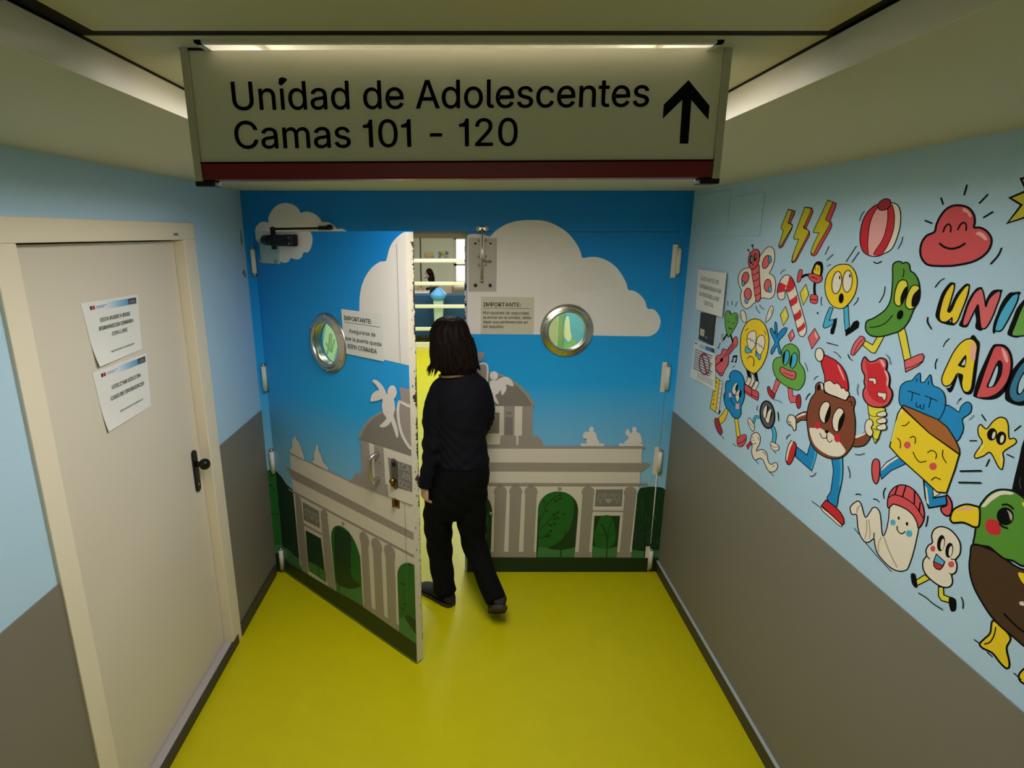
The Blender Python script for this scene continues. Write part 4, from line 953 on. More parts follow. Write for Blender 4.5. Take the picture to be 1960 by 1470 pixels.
P.blob(C_GD, '1400,60 1420,20 1460,2 1500,8 1515,25 1560,12 1595,40 1608,110 1650,140 1690,200 1715,290 1720,400 1700,480 1650,560 1600,680 1540,770 1470,825 1390,850 1280,880 1210,885 1140,870 1090,820 1080,760 1100,700 1170,670 1250,620 1320,560 1370,470 1390,350 1400,200', 15)
P.blob(C_LEM, '1500,222 1550,225 1575,270 1570,360 1540,440 1500,510 1460,525 1425,490 1418,420 1435,330 1460,260', 13).blob(C_LEM, '1660,280 1705,295 1722,350 1710,430 1680,510 1630,558 1580,555 1550,510 1560,430 1590,350 1625,295', 13)
P.fill(C_K, '1572,300 1570,380 1540,450 1500,512 1490,440 1510,370 1545,310').fill(C_K, '1716,320 1722,390 1700,470 1660,525 1625,530 1622,460 1645,390 1690,340').ell(C_K, 1487, 628, 36, 58, 18)
P.lines('1530,92 1530,140 1520,188|1130,775 1220,765 1320,720 1398,632', 10).lines('1310,298 1295,390 1242,485|1815,660 1812,710 1855,795|875,1095 890,1135 925,1160|1955,230 1900,300|1920,1145 1898,1200 1900,1260', 9)
put(P, 'painted_cucumber', 'painted green running cucumber')
P = pic(B)       # green blob with red lips
P.blob(C_P, '1350,700 1420,740 1330,950 1300,1010 1270,940 1310,830', 10, False).blob(C_P, '1535,835 1605,850 1610,960 1680,965 1690,1060 1580,1070 1550,1000', 10, False)
P.blob(C_DR, '1215,830 1245,815 1270,870 1330,940 1310,1010 1270,985 1225,910', 10).blob(C_DR, '1690,945 1720,945 1740,1020 1730,1130 1700,1160 1670,1110 1665,1010', 10).line('1310,1020 1380,1035 1445,1072', 9)
P.blob(C_G, '1430,350 1440,260 1490,180 1570,148 1650,175 1705,250 1715,350 1720,440 1780,530 1805,630 1795,740 1750,830 1690,872 1600,850 1480,790 1380,710 1320,610 1300,500 1315,410 1370,360', 12)
P.blob(C_BL, '1515,250 1550,265 1560,330 1540,420 1505,478 1470,470 1455,400 1465,310', 12).blob(C_BL, '1630,290 1670,310 1680,380 1660,470 1615,530 1580,510 1565,440 1585,350', 12).fill(C_K, '1495,262 1465,310 1457,400 1470,460 1485,380').fill(C_K, '1605,310 1580,360 1566,440 1580,505 1600,420')
P.blob(C_P, '1425,520 1450,510 1500,540 1560,568 1630,575 1660,605 1655,670 1625,705 1570,695 1480,650 1420,590 1412,550', 12).line('1465,590 1540,630 1620,648', 9)
P.lines('1795,445 1825,500 1845,580|1880,920 1840,960 1815,1025', 9)
put(P, 'painted_frog_blob', 'painted green blob with red lips and legs')
P = pic(B)       # blue flower
P.blob(C_Y, '560,1160 600,1180 560,1320 500,1390 470,1400 450,1320 520,1230', 9).blob(C_Y, '700,1318 752,1310 790,1590 738,1610', 9, False)
P.use(*Cc); P.blob(C_DR, '228,185 260,165 290,180 310,260 340,340 345,400 315,428 270,370 235,270', 9).blob(C_CR, '582,480 690,420 722,450 715,530 670,600 620,615 585,585', 9).line('590,565 660,540 715,490', 9).lines('320,430 375,488|512,562 565,610', 9)
P.use(*B); P.blob(C_B, '635,720 620,660 650,590 710,562 780,590 835,660 858,760 850,870 860,960 835,1060 805,1130 805,1230 775,1300 730,1315 670,1280 620,1200 570,1140 540,1040 535,950 560,890 558,800 580,730', 12)
P.blob(C_W, '735,750 750,800 735,880 705,945 672,915 660,860 690,790', 9).blob(C_W, '775,862 805,880 800,950 770,1020 745,1065 720,1000 715,940 745,890', 9).ell(C_K, 735, 830, 18, 55, 14).ell(C_K, 790, 930, 20, 62, 8).fill(C_PL, '612,920 640,905 665,960 640,990 615,980', False).fill(C_PL, '718,1085 775,1085 770,1170 720,1165', False)
P.line('640,980 650,1040 690,1100 720,1110', 9).lines('580,730 600,720 615,735|560,890 545,960 550,1010|760,940 690,960 655,930', 7)
put(P, 'painted_flower', 'painted blue flower figure with yellow legs')
P = pic(B)       # yellow book with letters
P.blob(C_W, '470,715 515,745 455,1245 405,1215', 8, False).blob(C_Y, '410,670 470,715 405,1215 320,1155', 9, False).fill(C_K, '455,1180 490,1200 460,1255 450,1240', False)
P.lines('400,735 420,730 425,760 405,765|385,900 400,890|378,950 395,945|360,1075 375,1090 360,1105|402,830 412,820|370,1020 385,1025', 10); P.lines('478,780 492,772|470,850 488,850|462,920 480,925|455,990 470,1000|445,1060 455,1075|435,1140 445,1160', 8)
put(P, 'painted_book', 'painted yellow box with tiny black letters')
P = pic(B)       # tyre
P.line('1090,1300 1030,1290 1000,1380', 44, C_K).line('1090,1300 1030,1290 1000,1380', 28, C_BL); P.use(*Cc); P.line('1140,320 1165,420 1150,560', 66, C_K).line('1140,320 1165,420 1150,560', 44, C_BL)
P.blob(C_W, '765,160 800,200 850,290 830,370 790,330 750,230', 10).line('765,230 830,310', 7).blob(C_W, '1110,540 1160,555 1220,590 1235,640 1200,675 1140,665 1105,610', 10).line('1105,585 1160,620 1225,615', 7).line('1150,680 1185,722', 8)
P.use(*B); P.ell(C_GR, 1215, 1255, 112, 215, -6, 22).blob(C_W, '1195,1112 1210,1130 1205,1200 1190,1300 1165,1305 1145,1230 1165,1150', 7).blob(C_W, '1260,1165 1280,1190 1265,1260 1245,1370 1210,1380 1185,1330 1210,1240', 7)
P.fill(C_K, '1215,1120 1235,1150 1205,1290 1190,1300 1208,1210').fill(C_K, '1275,1200 1292,1240 1262,1330 1240,1370 1258,1280').lines('1065,1115 1052,1160 1055,1190|1380,1210 1392,1270 1385,1350', 9)
put(P, 'painted_tyre', 'painted grey tyre figure with blue arms')
P = pic(Cc)      # white snake
P.blob(C_R, '785,525 800,580 770,610 750,660 735,625 722,595 755,560', 9, False)
P.blob(C_W, '790,500 810,430 850,395 900,400 940,460 935,550 900,620 882,680 950,655 1010,670 1045,730 1060,820 1090,880 1130,885 1170,860 1205,880 1212,930 1180,985 1120,1010 1070,990 1030,920 990,830 950,795 900,805 860,820 825,770 805,690 815,590 800,560', 12)
P.ell(C_K, 832, 512, 7, 10).lines('805,565 850,570 870,550|905,460 925,510|815,470 830,460|975,690 1010,715 1015,745|1130,920 1165,912|865,825 915,880|1085,1010 1150,1070', 9)
put(P, 'painted_snake', 'painted white snake with red tongue')
P = pic(I_)      # bear with red hat and ice cream
P.use(*J_)
P.blob(C_B, '470,380 545,500 520,620 470,775 270,600 285,480 415,580', 11, False).fill(C_BL, '520,490 540,505 518,620 470,765 460,740 500,620', False)
P.blob(C_R, '240,420 280,455 272,540 240,640 205,695 172,690 165,640 190,540', 11).fill(C_W, '225,410 240,425 200,520 172,640 158,640 160,560 190,450').line('225,402 190,450 160,560 155,650 185,700', 11)
P.blob(C_B, '720,590 835,590 852,700 850,830 830,960 800,1080 770,1215 660,1120 700,1030 722,900 735,760', 11).fill(C_BL, '808,600 830,605 846,720 842,840 822,950 805,950 820,830 820,700')
P.blob(C_W, '590,1205 620,1240 720,1320 840,1440 800,1440 700,1350 600,1262', 9).blob(C_R, '645,1130 760,1215 820,1280 860,1350 868,1420 840,1435 740,1340 590,1200', 12, False)
P.line('475,1150 580,1225', 9, sm=False)
P.blob(C_BR, '270,120 330,70 410,55 405,150 340,155 285,185', 11).fill(C_W, '290,110 350,75 398,68 390,90 330,110 285,130').blob(C_W, '195,95 250,100 275,140 280,220 275,270 250,282 235,240 190,210 168,160', 11).lines('185,160 200,185 215,185|200,205 225,215', 9)
P.blob(C_BR, '990,370 1080,330 1130,300 1190,345 1150,430 1080,475 965,470', 11).fill(C_W, '1000,350 1080,325 1130,300 1120,330 1060,360 1010,375')
P.use(*I_)
P.blob(C_BR, '655,830 660,730 690,680 740,665 785,700 800,800 830,840 1125,945 1160,910 1210,890 1260,910 1280,980 1260,1060 1260,1120 1280,1250 1280,1420 1260,1600 1180,1740 1090,1830 950,1865 800,1830 670,1740 580,1600 545,1450 525,1250 540,1080 590,920', 15)
P.ell(C_K, 712, 750, 26, 50, 15).fill(C_W, '740,680 770,700 780,780 755,770').line('1180,985 1210,965 1230,990 1225,1030', 12)
P.use(*J_); P.fill(C_W, '442,265 500,250 570,250 640,290 700,310 760,370 820,430 850,470 885,535 830,590 760,600 670,580 570,520 490,430', True)
P.use(*I_)
P.blob(C_W, '830,970 880,1000 890,1100 870,1220 830,1290 780,1300 735,1240 718,1150 740,1050 780,990', 15).fill(C_K, '888,1020 900,1110 875,1230 815,1298 805,1240 830,1150 862,1070')
P.blob(C_W, '1035,1068 1090,1100 1110,1200 1080,1320 1035,1410 985,1440 940,1390 922,1280 945,1170 990,1095', 15).fill(C_K, '1100,1140 1112,1220 1075,1330 1020,1420 1012,1350 1030,1250 1070,1180')
P.ell(C_R, 692, 1340, 46, 56).use(*J_).ell(C_R, 785, 375, 40, 50).ell(C_K, 655, 295, 24, 20)
P.lines('655,315 655,345 640,375 600,372 570,315|655,345 660,390 690,425 722,400', 9).lines('160,385 175,350 205,332|450,840 490,835 522,798|912,720 935,800 932,860|1000,570 1060,578 1115,558|55,55 65,160', 8)
P.use(*I_).lines('505,940 535,880 575,840|635,630 660,590 700,570', 9)
bear = put(P, 'painted_bear', 'painted brown running bear with blue trousers')
P = Paint(RW, I_, start=.0028)
P.blob(C_R, '770,320 800,245 880,275 980,330 1070,420 1130,530 1165,660 1170,780 1130,800 1000,760 825,690 800,560 750,370', 15).fill(C_PL, '1005,410 1025,405 1070,500 1115,620 1105,632 1050,520')
P.blob(C_W, '795,690 830,655 880,640 920,660 950,690 1000,680 1050,720 1065,760 1110,760 1135,800 1170,810 1188,860 1165,900 1125,945 1000,900 820,820', 14).ell(C_W, 722, 235, 68, 105, -4, 14).lines('945,190 1000,220 1050,280|835,48 1005,92', 11)
P.mb.link('painted_hat', bear, 'painted red pointed hat')
P = Paint(RW, I_, start=.0028)
P.blob(C_LEM, '1475,1010 1750,1075 1740,1200 1690,1400 1640,1550 1590,1620 1565,1560 1530,1350 1490,1150', 13, False)
P.lines('1500,1165 1560,1200 1700,1195|1560,1390 1620,1410 1690,1400|1545,1520 1600,1560 1650,1550', 10)
P.blob(C_CR, '1430,270 1450,290 1510,345 1590,330 1660,290 1710,290 1760,320 1775,400 1765,470 1800,530 1820,620 1810,730 1850,800 1855,890 1810,990 1740,1045 1640,1060 1530,1040 1450,980 1405,890 1405,800 1435,740 1420,660 1430,570 1390,480 1380,390 1400,310', 20)
P.fill(C_R, '1440,330 1520,385 1640,360 1700,420 1760,560 1770,750 1790,900 1720,1000 1560,940 1470,800 1480,620 1470,520')
P.fill(C_PL, '1665,320 1710,330 1745,400 1720,430 1690,370').fill(C_PL, '1735,490 1775,500 1805,600 1790,720 1765,700 1775,600')
P.blob(C_W, '1490,600 1600,605 1615,680 1580,710 1555,650 1500,650', 10, False).blob(C_W, '1625,820 1770,840 1760,920 1735,965 1700,900 1640,890', 10, False)
for y, h in ((1165, 48), (1270, 50), (1370, 56)): P.blob(C_W, [(1625, y - h * .3), (1660, y - h * .6), (1730, y - h), (1765, y - h * .5), (1760, y + h * .5), (1700, y + h * .8), (1640, y + h * .7), (1615, y + .2 * h)], 13)
P.blob(C_W, '1490,1245 1540,1260 1560,1320 1530,1380 1560,1440 1540,1500 1500,1510 1450,1460 1430,1380 1445,1290', 14)
P.lines('1760,232 1810,290 1828,385|1165,232 1190,290 1235,322|1330,695 1310,770 1322,865', 10)
P.mb.link('painted_ice_cream', bear, 'painted red ice cream cone')

P = pic(K_)      # cheese with the blue cat
P.blob(C_B, '480,1050 575,1150 400,1230 290,1330 265,1230 350,1130', 10, False).fill(C_W, '470,1065 490,1080 380,1150 290,1230 280,1220 350,1140', False).blob(C_CR, '200,1105 235,1095 265,1130 268,1240 255,1340 225,1385 190,1340 175,1240 180,1150', 13)
P.use(*L_); P.blob(C_B, '1265,150 1400,215 1410,400 1590,370 1600,500 1340,545 1290,400', 22, False).blob(C_W, '1400,260 1500,340 1410,390', 8, False).fill(C_W, '1285,220 1315,260 1345,500 1310,470', False).blob(C_CR, '1590,360 1640,400 1675,500 1660,620 1605,660 1540,620 1515,545 1600,500', 22, True)
P.use(*K_)
P.blob(C_B, '1040,470 1120,490 1195,540 1220,480 1280,428 1330,440 1345,500 1320,560 1240,625 1250,720 1230,800 1160,885 1000,800 940,640', 11)
P.blob(C_B, '500,300 520,230 580,185 645,172 690,120 740,88 748,185 790,190 830,140 865,110 890,225 960,260 1020,320 1040,410 1030,500 1000,570 950,630 800,600 640,560 530,480 495,420', 11)
P.lines('705,150 700,190|845,180 835,220|600,295 740,340|655,315 640,412|800,352 940,410|870,375 845,490', 10, False).line('700,430 695,470 720,490 745,460 748,490 770,510 785,480 785,450', 9)
P.blob(C_TAN, '525,478 545,462 640,500 950,632 1060,720 1150,860 1200,970 1205,1035 850,790', 13, False)
P.blob(C_Y, '525,488 850,790 1200,1040 1150,1210 1050,1490 940,1480 800,1350 500,1080 385,950 430,770 480,560', 15, False).fill(C_YL, '515,510 545,530 480,620 440,800 410,900 400,880 450,680', False)
P.ell(C_CR, 592, 930, 40, 42).ell(C_CR, 893, 1180, 44, 44)
P.lines('530,702 570,700 615,658|475,850 510,890 508,965|625,845 665,828 688,860 680,910|660,1012 690,1080 740,1130 815,1118|830,1020 870,995 915,1010 935,1050 922,1088|1010,990 1005,1060 1048,1138|875,1340 920,1310 980,1335', 11)
P.lines('1222,378 1190,410 1170,450|1370,578 1350,605 1315,632', 7)
P.lines('1212,1235 1455,1230|1195,1368 1450,1372', 18, False)
put(P, 'painted_cheese', 'painted yellow cheese wedge carrying a blue cat')
P = pic(K_)      # star
P.blob(C_Y, '1520,740 1590,660 1650,615 1700,605 1750,630 1775,700 1785,850 1840,850 1870,880 1850,920 1720,1010 1725,1100 1710,1200 1690,1215 1650,1170 1565,1020 1480,1060 1400,1085 1378,1060 1400,1010 1470,900 1430,820 1420,740 1450,690', 15)
P.ell(C_K, 1585, 805, 58, 74, 10).ell(C_W, 1605, 815, 18, 44, 14).ell(C_K, 1692, 850, 60, 80, 8).ell(C_W, 1702, 858, 22, 48, 12)
P.fill(C_YL, '1440,710 1455,730 1450,790 1435,770').fill(C_YL, '1690,1030 1705,1060 1700,1160 1680,1120').fill(C_YL, '1470,920 1490,960 1430,1030 1420,1010')
P.lines('1465,575 1508,640|1920,705 1848,762|1325,880 1402,880|1762,1040 1835,1075|1552,1098 1515,1178', 15, False)
put(P, 'painted_star', 'painted yellow star with big eyes')
P = pic(L_)      # caterpillar with hat
P.lines('265,838 330,920|430,1050 620,1270 800,1465', 12)
P.blob(C_W, '205,560 215,520 260,475 320,445 365,490 390,580 410,650 435,680 480,620 530,545 580,540 630,600 650,720 660,850 670,920 690,945 730,850 760,700 775,540 830,470 950,500 1080,600 1160,720 1190,840 1170,960 1120,1180 1050,1390 1000,1445 900,1455 780,1400 660,1280 590,1180 560,1060 545,990 480,1035 420,1035 360,960 320,840 305,700 295,640 230,635', 17)
P.lines('550,905 548,990', 15); P.line('690,955 760,1150 880,1400', 18, C_WG).line('650,970 610,1080 615,1180', 14, C_WG).line('440,720 445,850 415,990', 14, C_WG).line('470,720 492,880 480,985', 14, C_WG).line('350,510 310,550 305,610', 20, C_WG)
P.blob(C_CR, '750,540 745,440 775,330 840,250 930,212 1040,230 1140,300 1220,420 1265,550 1275,660 1250,760 1190,835 1170,760 1120,660 1040,580 930,520 830,490 790,520', 18)
P.lines('755,400 830,355 930,375 1040,430 1140,510 1210,610 1260,690', 15).lines('890,225 850,350|1005,235 960,385|1135,310 1130,480|1215,470 1200,600', 20, False)
P.ell(C_K, 905, 690, 14, 24).ell(C_K, 1024, 772, 16, 26).ell(C_BL, 820, 752, 36, 42).ell(C_BL, 1054, 912, 44, 48).line('880,810 885,860 920,905 960,912 995,885', 14)
P.lines('285,350 320,342 358,355|540,415 580,420 620,455|715,255 685,320 692,405|1325,660 1300,805', 14)
put(P, 'painted_caterpillar', 'painted white caterpillar with red knitted hat')
P = pic(M_)      # white running cloud figure
P.blob(C_LEM, '370,880 440,945 260,1035 245,960', 16, False).blob(C_LEM, '560,1050 630,1060 635,1165 720,1200 710,1275 600,1245 560,1180', 17, False)
P.fill(C_K, '170,880 205,862 240,890 265,1050 230,1062 185,1000').fill(C_K, '712,1200 760,1200 808,1245 806,1370 770,1400 730,1385 705,1280')
P.blob(C_W, '475,430 465,340 490,260 550,215 620,208 710,240 790,310 850,400 872,490 860,590 815,650 800,680 820,750 805,840 750,880 745,890 758,980 730,1040 670,1062 590,1045 500,990 400,900 345,800 345,690 390,625 395,610 385,540 420,470', 20)
P.lines('395,615 415,640 435,660|815,650 780,668 740,660|750,880 720,865', 15)
P.ell(C_K, 596, 438, 54, 116, 8).ell(C_W, 615, 455, 24, 80, 8).ell(C_K, 712, 538, 54, 106, 8).ell(C_W, 730, 550, 24, 74, 8)
P.ell(C_CR, 480, 515, 34, 42).ell(C_CR, 738, 735, 42, 44)
P.blob(C_R, '490,700 530,590 650,700 620,770 580,812 530,800 495,760', 13, False).fill(C_BL, '532,605 640,702 612,750 502,700', False).line('500,700 615,752', 11, sm=False)
P.lines('280,1140 380,1200 480,1285 615,1372|880,1200 905,1270 902,1355', 15).lines('408,60 400,130 382,198', 16)
put(P, 'painted_popcorn', 'painted white laughing popcorn figure with yellow legs')
P = pic(O_)      # duck
P.blob(C_Y, '535,775 700,935 665,1050 690,1180 690,1240 660,1255 600,1200 530,1110 480,1080 420,1050 395,1010 440,960 500,900', 20).line('555,845 540,920 500,990 445,1012', 14)
P.blob(C_Y, '980,1010 1100,1130 1080,1300 1090,1420 1040,1490 960,1450 860,1420 800,1380 790,1320 840,1260 900,1230 960,1130', 20)
P.lines('340,968 400,1010|470,1095 522,1140|740,1305 810,1370', 12, False)
P.blob(C_DB, '330,10 300,120 290,230 305,340 345,460 410,580 500,720 600,830 720,930 850,1040 1000,1130 1250,1180 1450,1050 1560,800 1500,500 1300,320 1100,280 830,262 640,150 520,70', 18)
P.fill(C_Y, '780,300 850,310 960,420 900,440 830,400').fill(C_W, '790,590 830,580 850,630 800,620', False).line('640,710 740,810 840,890 1000,960', 18)
P.use(*N_); P.blob(C_GD, '920,620 1000,480 1100,360 1220,270 1360,215 1540,210 1700,235 1820,300 1960,410 2120,600 2220,900 2260,1300 2200,1760 1960,2000 1700,1880 1500,1830 1320,1700 1150,1560 1000,1530 840,1500 770,1480 800,1300 830,1100', 46)
P.fill(C_W, '960,610 1040,500 1130,390 1250,300 1400,245 1540,240 1720,290 1660,330 1520,325 1400,345 1280,420 1170,500 1050,610', True)
P.blob(C_Y, '910,640 800,590 680,560 560,560 440,600 330,660 270,740 235,850 235,920 290,985 400,985 520,980 640,1020 760,1080 840,1090 900,1060 925,860', 46, True)
P.fill(C_PL, '390,715 460,660 560,625 680,622 770,665 640,690 520,680 430,730')
P.ell(C_K, 1520, 835, 200, 212, -15).fill(C_WG, '1560,690 1640,740 1690,840 1660,940 1620,860 1600,770').fill(C_R, '1060,990 1130,910 1240,905 1340,960 1400,1060 1410,1200 1360,1265 1200,1260 1080,1170')
P.lines('1455,565 1560,560 1640,600 1705,660|1390,1010 1460,1080 1570,1115', 44)
P.fill(C_Y, '1910,510 1960,500 1990,620 1930,600', False)
put(P, 'painted_duck', 'painted duck with green head and brown body')
P = pic(K_)      # black shape over the duck
P.fill(C_K, '1960,860 1990,830 2250,780 2330,1500 2100,1650 1980,1540 1815,1465 1850,1300 1900,1100 1930,950', False)
P.line('1925,1310 1905,1370 1925,1440', 7, C_GR)
put(P, 'painted_black_shape', 'painted black shape behind the duck')

def letter(crop, name, lab, back, front, col, holes=(), hi=()):
    P = pic(crop)
    for b in back: P.fill(C_K, b)
    P.blob(col, front, 26)
    for h in holes: P.fill(C_K, h[0]); P.fill(M_BLUE, h[1])
    for h in hi: P.fill(C_PL, h)
    put(P, name, lab)
letter(G_, 'painted_letter', 'painted yellow letter U', ['560,215 640,205 668,240 600,420 500,800 640,990 700,960 640,1010 500,990 370,940 300,840 310,740 360,560 430,380', '850,240 930,230 945,270 900,500 700,900 560,760 520,780 600,600 700,400'],
    '600,240 640,235 655,280 640,360 600,500 560,640 530,730 560,760 610,700 680,540 770,390 860,280 920,255 930,300 900,440 840,610 770,790 720,910 670,970 630,975 605,950 610,870 570,900 500,945 420,940 375,890 370,800 400,650 450,480 520,340', C_Y)
letter(G_, 'painted_letter', 'painted pink letter N', ['1090,300 1180,310 1100,500 1000,750 900,1030 740,1010 790,880 830,750 900,560 990,400', '1380,350 1500,335 1545,380 1300,700 1260,620 1240,560 1300,430', '1040,640 1100,640 1180,1080 1050,1060 1060,900 1040,780'],
    '1130,320 1170,330 1200,400 1225,540 1245,650 1300,520 1400,410 1490,360 1520,390 1500,500 1440,660 1380,820 1300,980 1230,1065 1160,1060 1140,980 1125,840 1110,700 1095,625 1050,700 980,840 920,960 860,1015 815,1000 810,940 850,800 900,650 960,520 1040,390', C_P)
letter(G_, 'painted_letter', 'painted blue letter I', ['1690,395 1770,385 1880,375 1880,430 1700,560 1500,860 1420,1140 1370,1130 1390,960 1450,800 1520,620 1600,490'], '1830,410 1855,430 1845,520 1790,650 1700,830 1600,1010 1530,1105 1460,1120 1415,1090 1430,1000 1480,850 1560,690 1660,540 1750,440', C_BL)
letter(G_, 'painted_letter', 'painted green letter D', ['1960,520 2080,400 2180,420 2000,800 1900,1210 1660,1190 1680,1050 1740,900 1830,680'], '1735,1190 1800,980 1900,720 2010,520 2110,430 2230,470 2330,620 2340,820 2260,1030 2120,1160 1940,1205', C_G, [('1960,960 2010,760 2080,620 2160,640 2200,760 2160,920 2060,1020', '1990,960 2040,780 2095,680 2150,720 2165,800 2120,910 2050,980')])
P = pic(G_); P.lines('465,128 380,180 290,292|152,855 145,950 222,1078|555,1260 490,1320 445,1405', 20); put(P, 'painted_motion_lines', 'painted motion lines beside the letters')
letter(H_, 'painted_letter', 'painted yellow letter A', ['830,190 1000,230 1040,330 1010,600 960,1000 920,1240 850,1355 720,1345 640,1200 560,960 420,1210 330,1210 480,1260'], '820,200 900,220 960,290 985,380 960,560 920,800 890,1050 860,1230 800,1310 730,1310 680,1250 660,1120 680,970 620,935 560,940 500,1050 430,1150 340,1190 270,1150 245,1050 280,920 380,700 480,500 600,330 720,230', C_Y, [('730,545 760,580 755,680 725,790 680,795 585,760 620,690', '728,625 738,680 718,750 660,740')], ['850,285 905,290 945,400 940,630 855,630 850,450'])
letter(H_, 'painted_letter', 'painted red letter D', ['1300,350 1420,310 1560,330 1660,430 1720,600 1720,860 1600,1240 1400,1440 1150,1470 920,1410 910,1320 1000,1000 1150,650'], '970,1400 1050,1150 1150,850 1260,560 1340,380 1430,345 1540,370 1630,460 1680,600 1690,760 1660,950 1580,1140 1440,1310 1260,1410 1090,1430', C_CR, [('1420,660 1490,670 1515,760 1490,950 1410,1110 1330,1200 1180,1205 1250,1020 1340,800', '1395,770 1415,850 1380,1000 1310,1170 1225,1190 1280,1040')], ['1490,400 1540,420 1600,520 1630,660 1600,700 1540,600'])
letter(H_, 'painted_letter', 'painted dark blue letter O', ['1960,580 2100,560 2300,700 2330,1100 2150,1480 1900,1600 1600,1500 1560,1350 1580,1150 1720,850'], '1650,1330 1670,1180 1760,960 1880,760 2010,650 2140,680 2230,850 2220,1100 2110,1340 1950,1500 1790,1520 1690,1450', mat('mural deep blue', (44, 120, 158), .6), [('1960,880 2060,850 2090,980 2020,1180 1920,1330 1840,1370 1800,1300 1840,1100', '1960,930 2030,920 2040,1010 1980,1180 1900,1320 1850,1330 1840,1250 1870,1100')])
P = pic(H_); P.lines('400,200 330,260 275,365|152,620 110,720 115,828|650,1435 600,1480', 18); put(P, 'painted_motion_lines', 'painted motion lines beside the letter A')

# ------------------------------------------------------------------ papers and dark plate on the right wall
s = Sheet('wall_plate', RW, [(1341, 598), (1368, 604), (1362.5, 661), (1337, 649)], 'dark brown plate with small cream label on the right wall, below the handwritten sheet', off=.010, th=.009, mt=mat('dark brown plate', (44, 38, 32), .5), cat='wall plate')
s.rect(.08, .58, .40, .83, mat('cream label', (196, 188, 160), .6)); s.ring(.56, .82, .05, .03, .9, M_SEAL); s.done()
s = Sheet('wall_backing', RW, [(1366, 606), (1372, 607), (1367, 664), (1361.5, 662)], 'narrow pale strip beside the dark plate on the right wall', off=.002, cat='paper'); s.done()
PEN = mat('grey pen', (92, 92, 100), .7)
s = Sheet('handwritten_note', RW, [(1336.5, 515.5), (1390.5, 522.5), (1382, 607.5), (1331.5, 592)], 'white handwritten sheet on the light blue wall beside the butterfly', off=.013, cat='notice', th=.0008)
for k, (t, a, w) in enumerate((('¡OJO! ANTES DE', .12, .68), ('ENTRAR MIRAR POR', .11, .78), ('LA VENTANILLA DE', .11, .74), ('CRISTAL', .32, .36))): s.text(t, a, .25 + .19 * k, w, .095, PEN, shear=-.05, skew=.05)
s.done()
s = Sheet('notice_sheet', RW, [(1329.5, 651), (1368.5, 664), (1369, 747.5), (1321.5, 721)], 'white rule sheet with a red prohibition ring, lowest paper on the right wall', group='printed notices', off=.004, curl=.004)
s.rect(.03, .05, .10, .085, M_NAVY).rect(.12, .05, .17, .085, M_RED).rect(.28, .045, .60, .15, M_LOGOB2).rect(.58, .045, .96, .15, M_LOGOB).rect(.84, .05, .98, .15, M_PHOTO)
for k in range(9): s.rect(.08, .22 + .062 * k, .90 - .05 * (k % 3), .243 + .062 * k, mat('dark rule lines', (88, 96, 110), .6))
for k in range(3): s.rect(.3, .80 + .05 * k, .92, .81 + .05 * k, PEN)
M_RING = mat('dark red ring', (150, 40, 66), .6)
s.ring(.56, .50, .24, .27, .16, M_RING).poly([(.40, .30), (.45, .27), (.71, .70), (.66, .73)], M_RING); s.done()
# faint wall panels beside the ceiling
M_PANEL = mat('light blue painted cover', (172, 208, 226), .6)
for pts in ([(1333, 366), (1399, 371), (1391, 459), (1326, 455)], [(1402, 371), (1468, 358), (1456, 461), (1394, 459)]):
    q = [RW.at(u, v) for u, v in pts]; ys = [p.y for p in q]; zs = [p.z for p in q]
    mb = MB(); mb.box(XR - .005, XR, min(ys) + .01, max(ys) - .01, min(zs) + .02, max(zs) - .02, M_PANEL, .002); mb.link('cover_panel', wall_right, 'flat light blue cover')
# ------------------------------------------------------------------ hanging sign
YS = -2.185
SP = Plane((0, YS, 0), (0, -1, 0))
c = [SP.at(u, v) for u, v in ((362, 97), (1384, 90), (1365, 340), (387, 344))]     # face corners
roll = math.atan2(((c[1].z - c[0].z) + (c[2].z - c[3].z)) / 2, ((c[1].x - c[0].x) + (c[2].x - c[3].x)) / 2)
ctr = (c[0] + c[1] + c[2] + c[3]) / 4; ctr.y = YS
sw = ((c[1].x - c[0].x) + (c[2].x - c[3].x)) / 2; sh = ((c[0].z - c[3].z) + (c[1].z - c[2].z)) / 2
sign = empty('hanging_sign', ctr, 'long cream sign with black lettering and an arrow, hung under the ceiling', 'sign')
SM = Matrix.Translation(ctr) @ Matrix.Rotation(-roll, 4, 'Y')
M_SIGN = mat('cream sign face', (228, 224, 192), .45); M_SREM = mat('dark red sign band', (128, 10, 14), .35); M_SCAP = mat('sign end profile', (198, 192, 164), .4)
hx, hz = sw / 2, sh / 2; band = .026
mb = MB(); mb.box(-hx, hx, 0, .03, -hz + band, hz, M_SIGN, .001, SM); mb.link('panel', sign, 'cream sign panel')
mb = MB(); mb.box(-hx, hx, -.002, .032, -hz, -hz + band, M_SREM, .002, SM); mb.box(-hx, hx, -.003, .0, -hz + band - .001, -hz + band + .001, INK, 0, SM); mb.link('band', sign, 'dark red lower band')
for sx in (-1, 1):
    mb = MB(); x0, x1 = sorted((sx * hx, sx * (hx + .012))); mb.box(x0, x1, -.004, .034, -hz - .002, hz + .004, M_SCAP, .002, SM); mb.link('end_profile', sign)
    x0, x1 = sorted((sx * (hx - .018), sx * (hx + .014)))
    mb = MB(); mb.box(x0, x1, -.002, .03, hz + .0005, hz + .008, M_BLACK, .002, SM); mb.link('corner_clip', sign, 'black corner clip')
    mb = MB(); mb.box(x0, x1, .0, .028, -hz - .010, -hz - .0005, M_BLACK, .002, SM); mb.link('corner_clip', sign, 'black corner clip')
    mb = MB(); a = SM @ Vector((sx * (hx - .002), .015, hz + .01)); mb.tube([a, (a.x + (.004 if sx > 0 else -.004), a.y + .004, ZC)], .0015, M_BLACK, 6); mb.link('hanger_wire', sign)
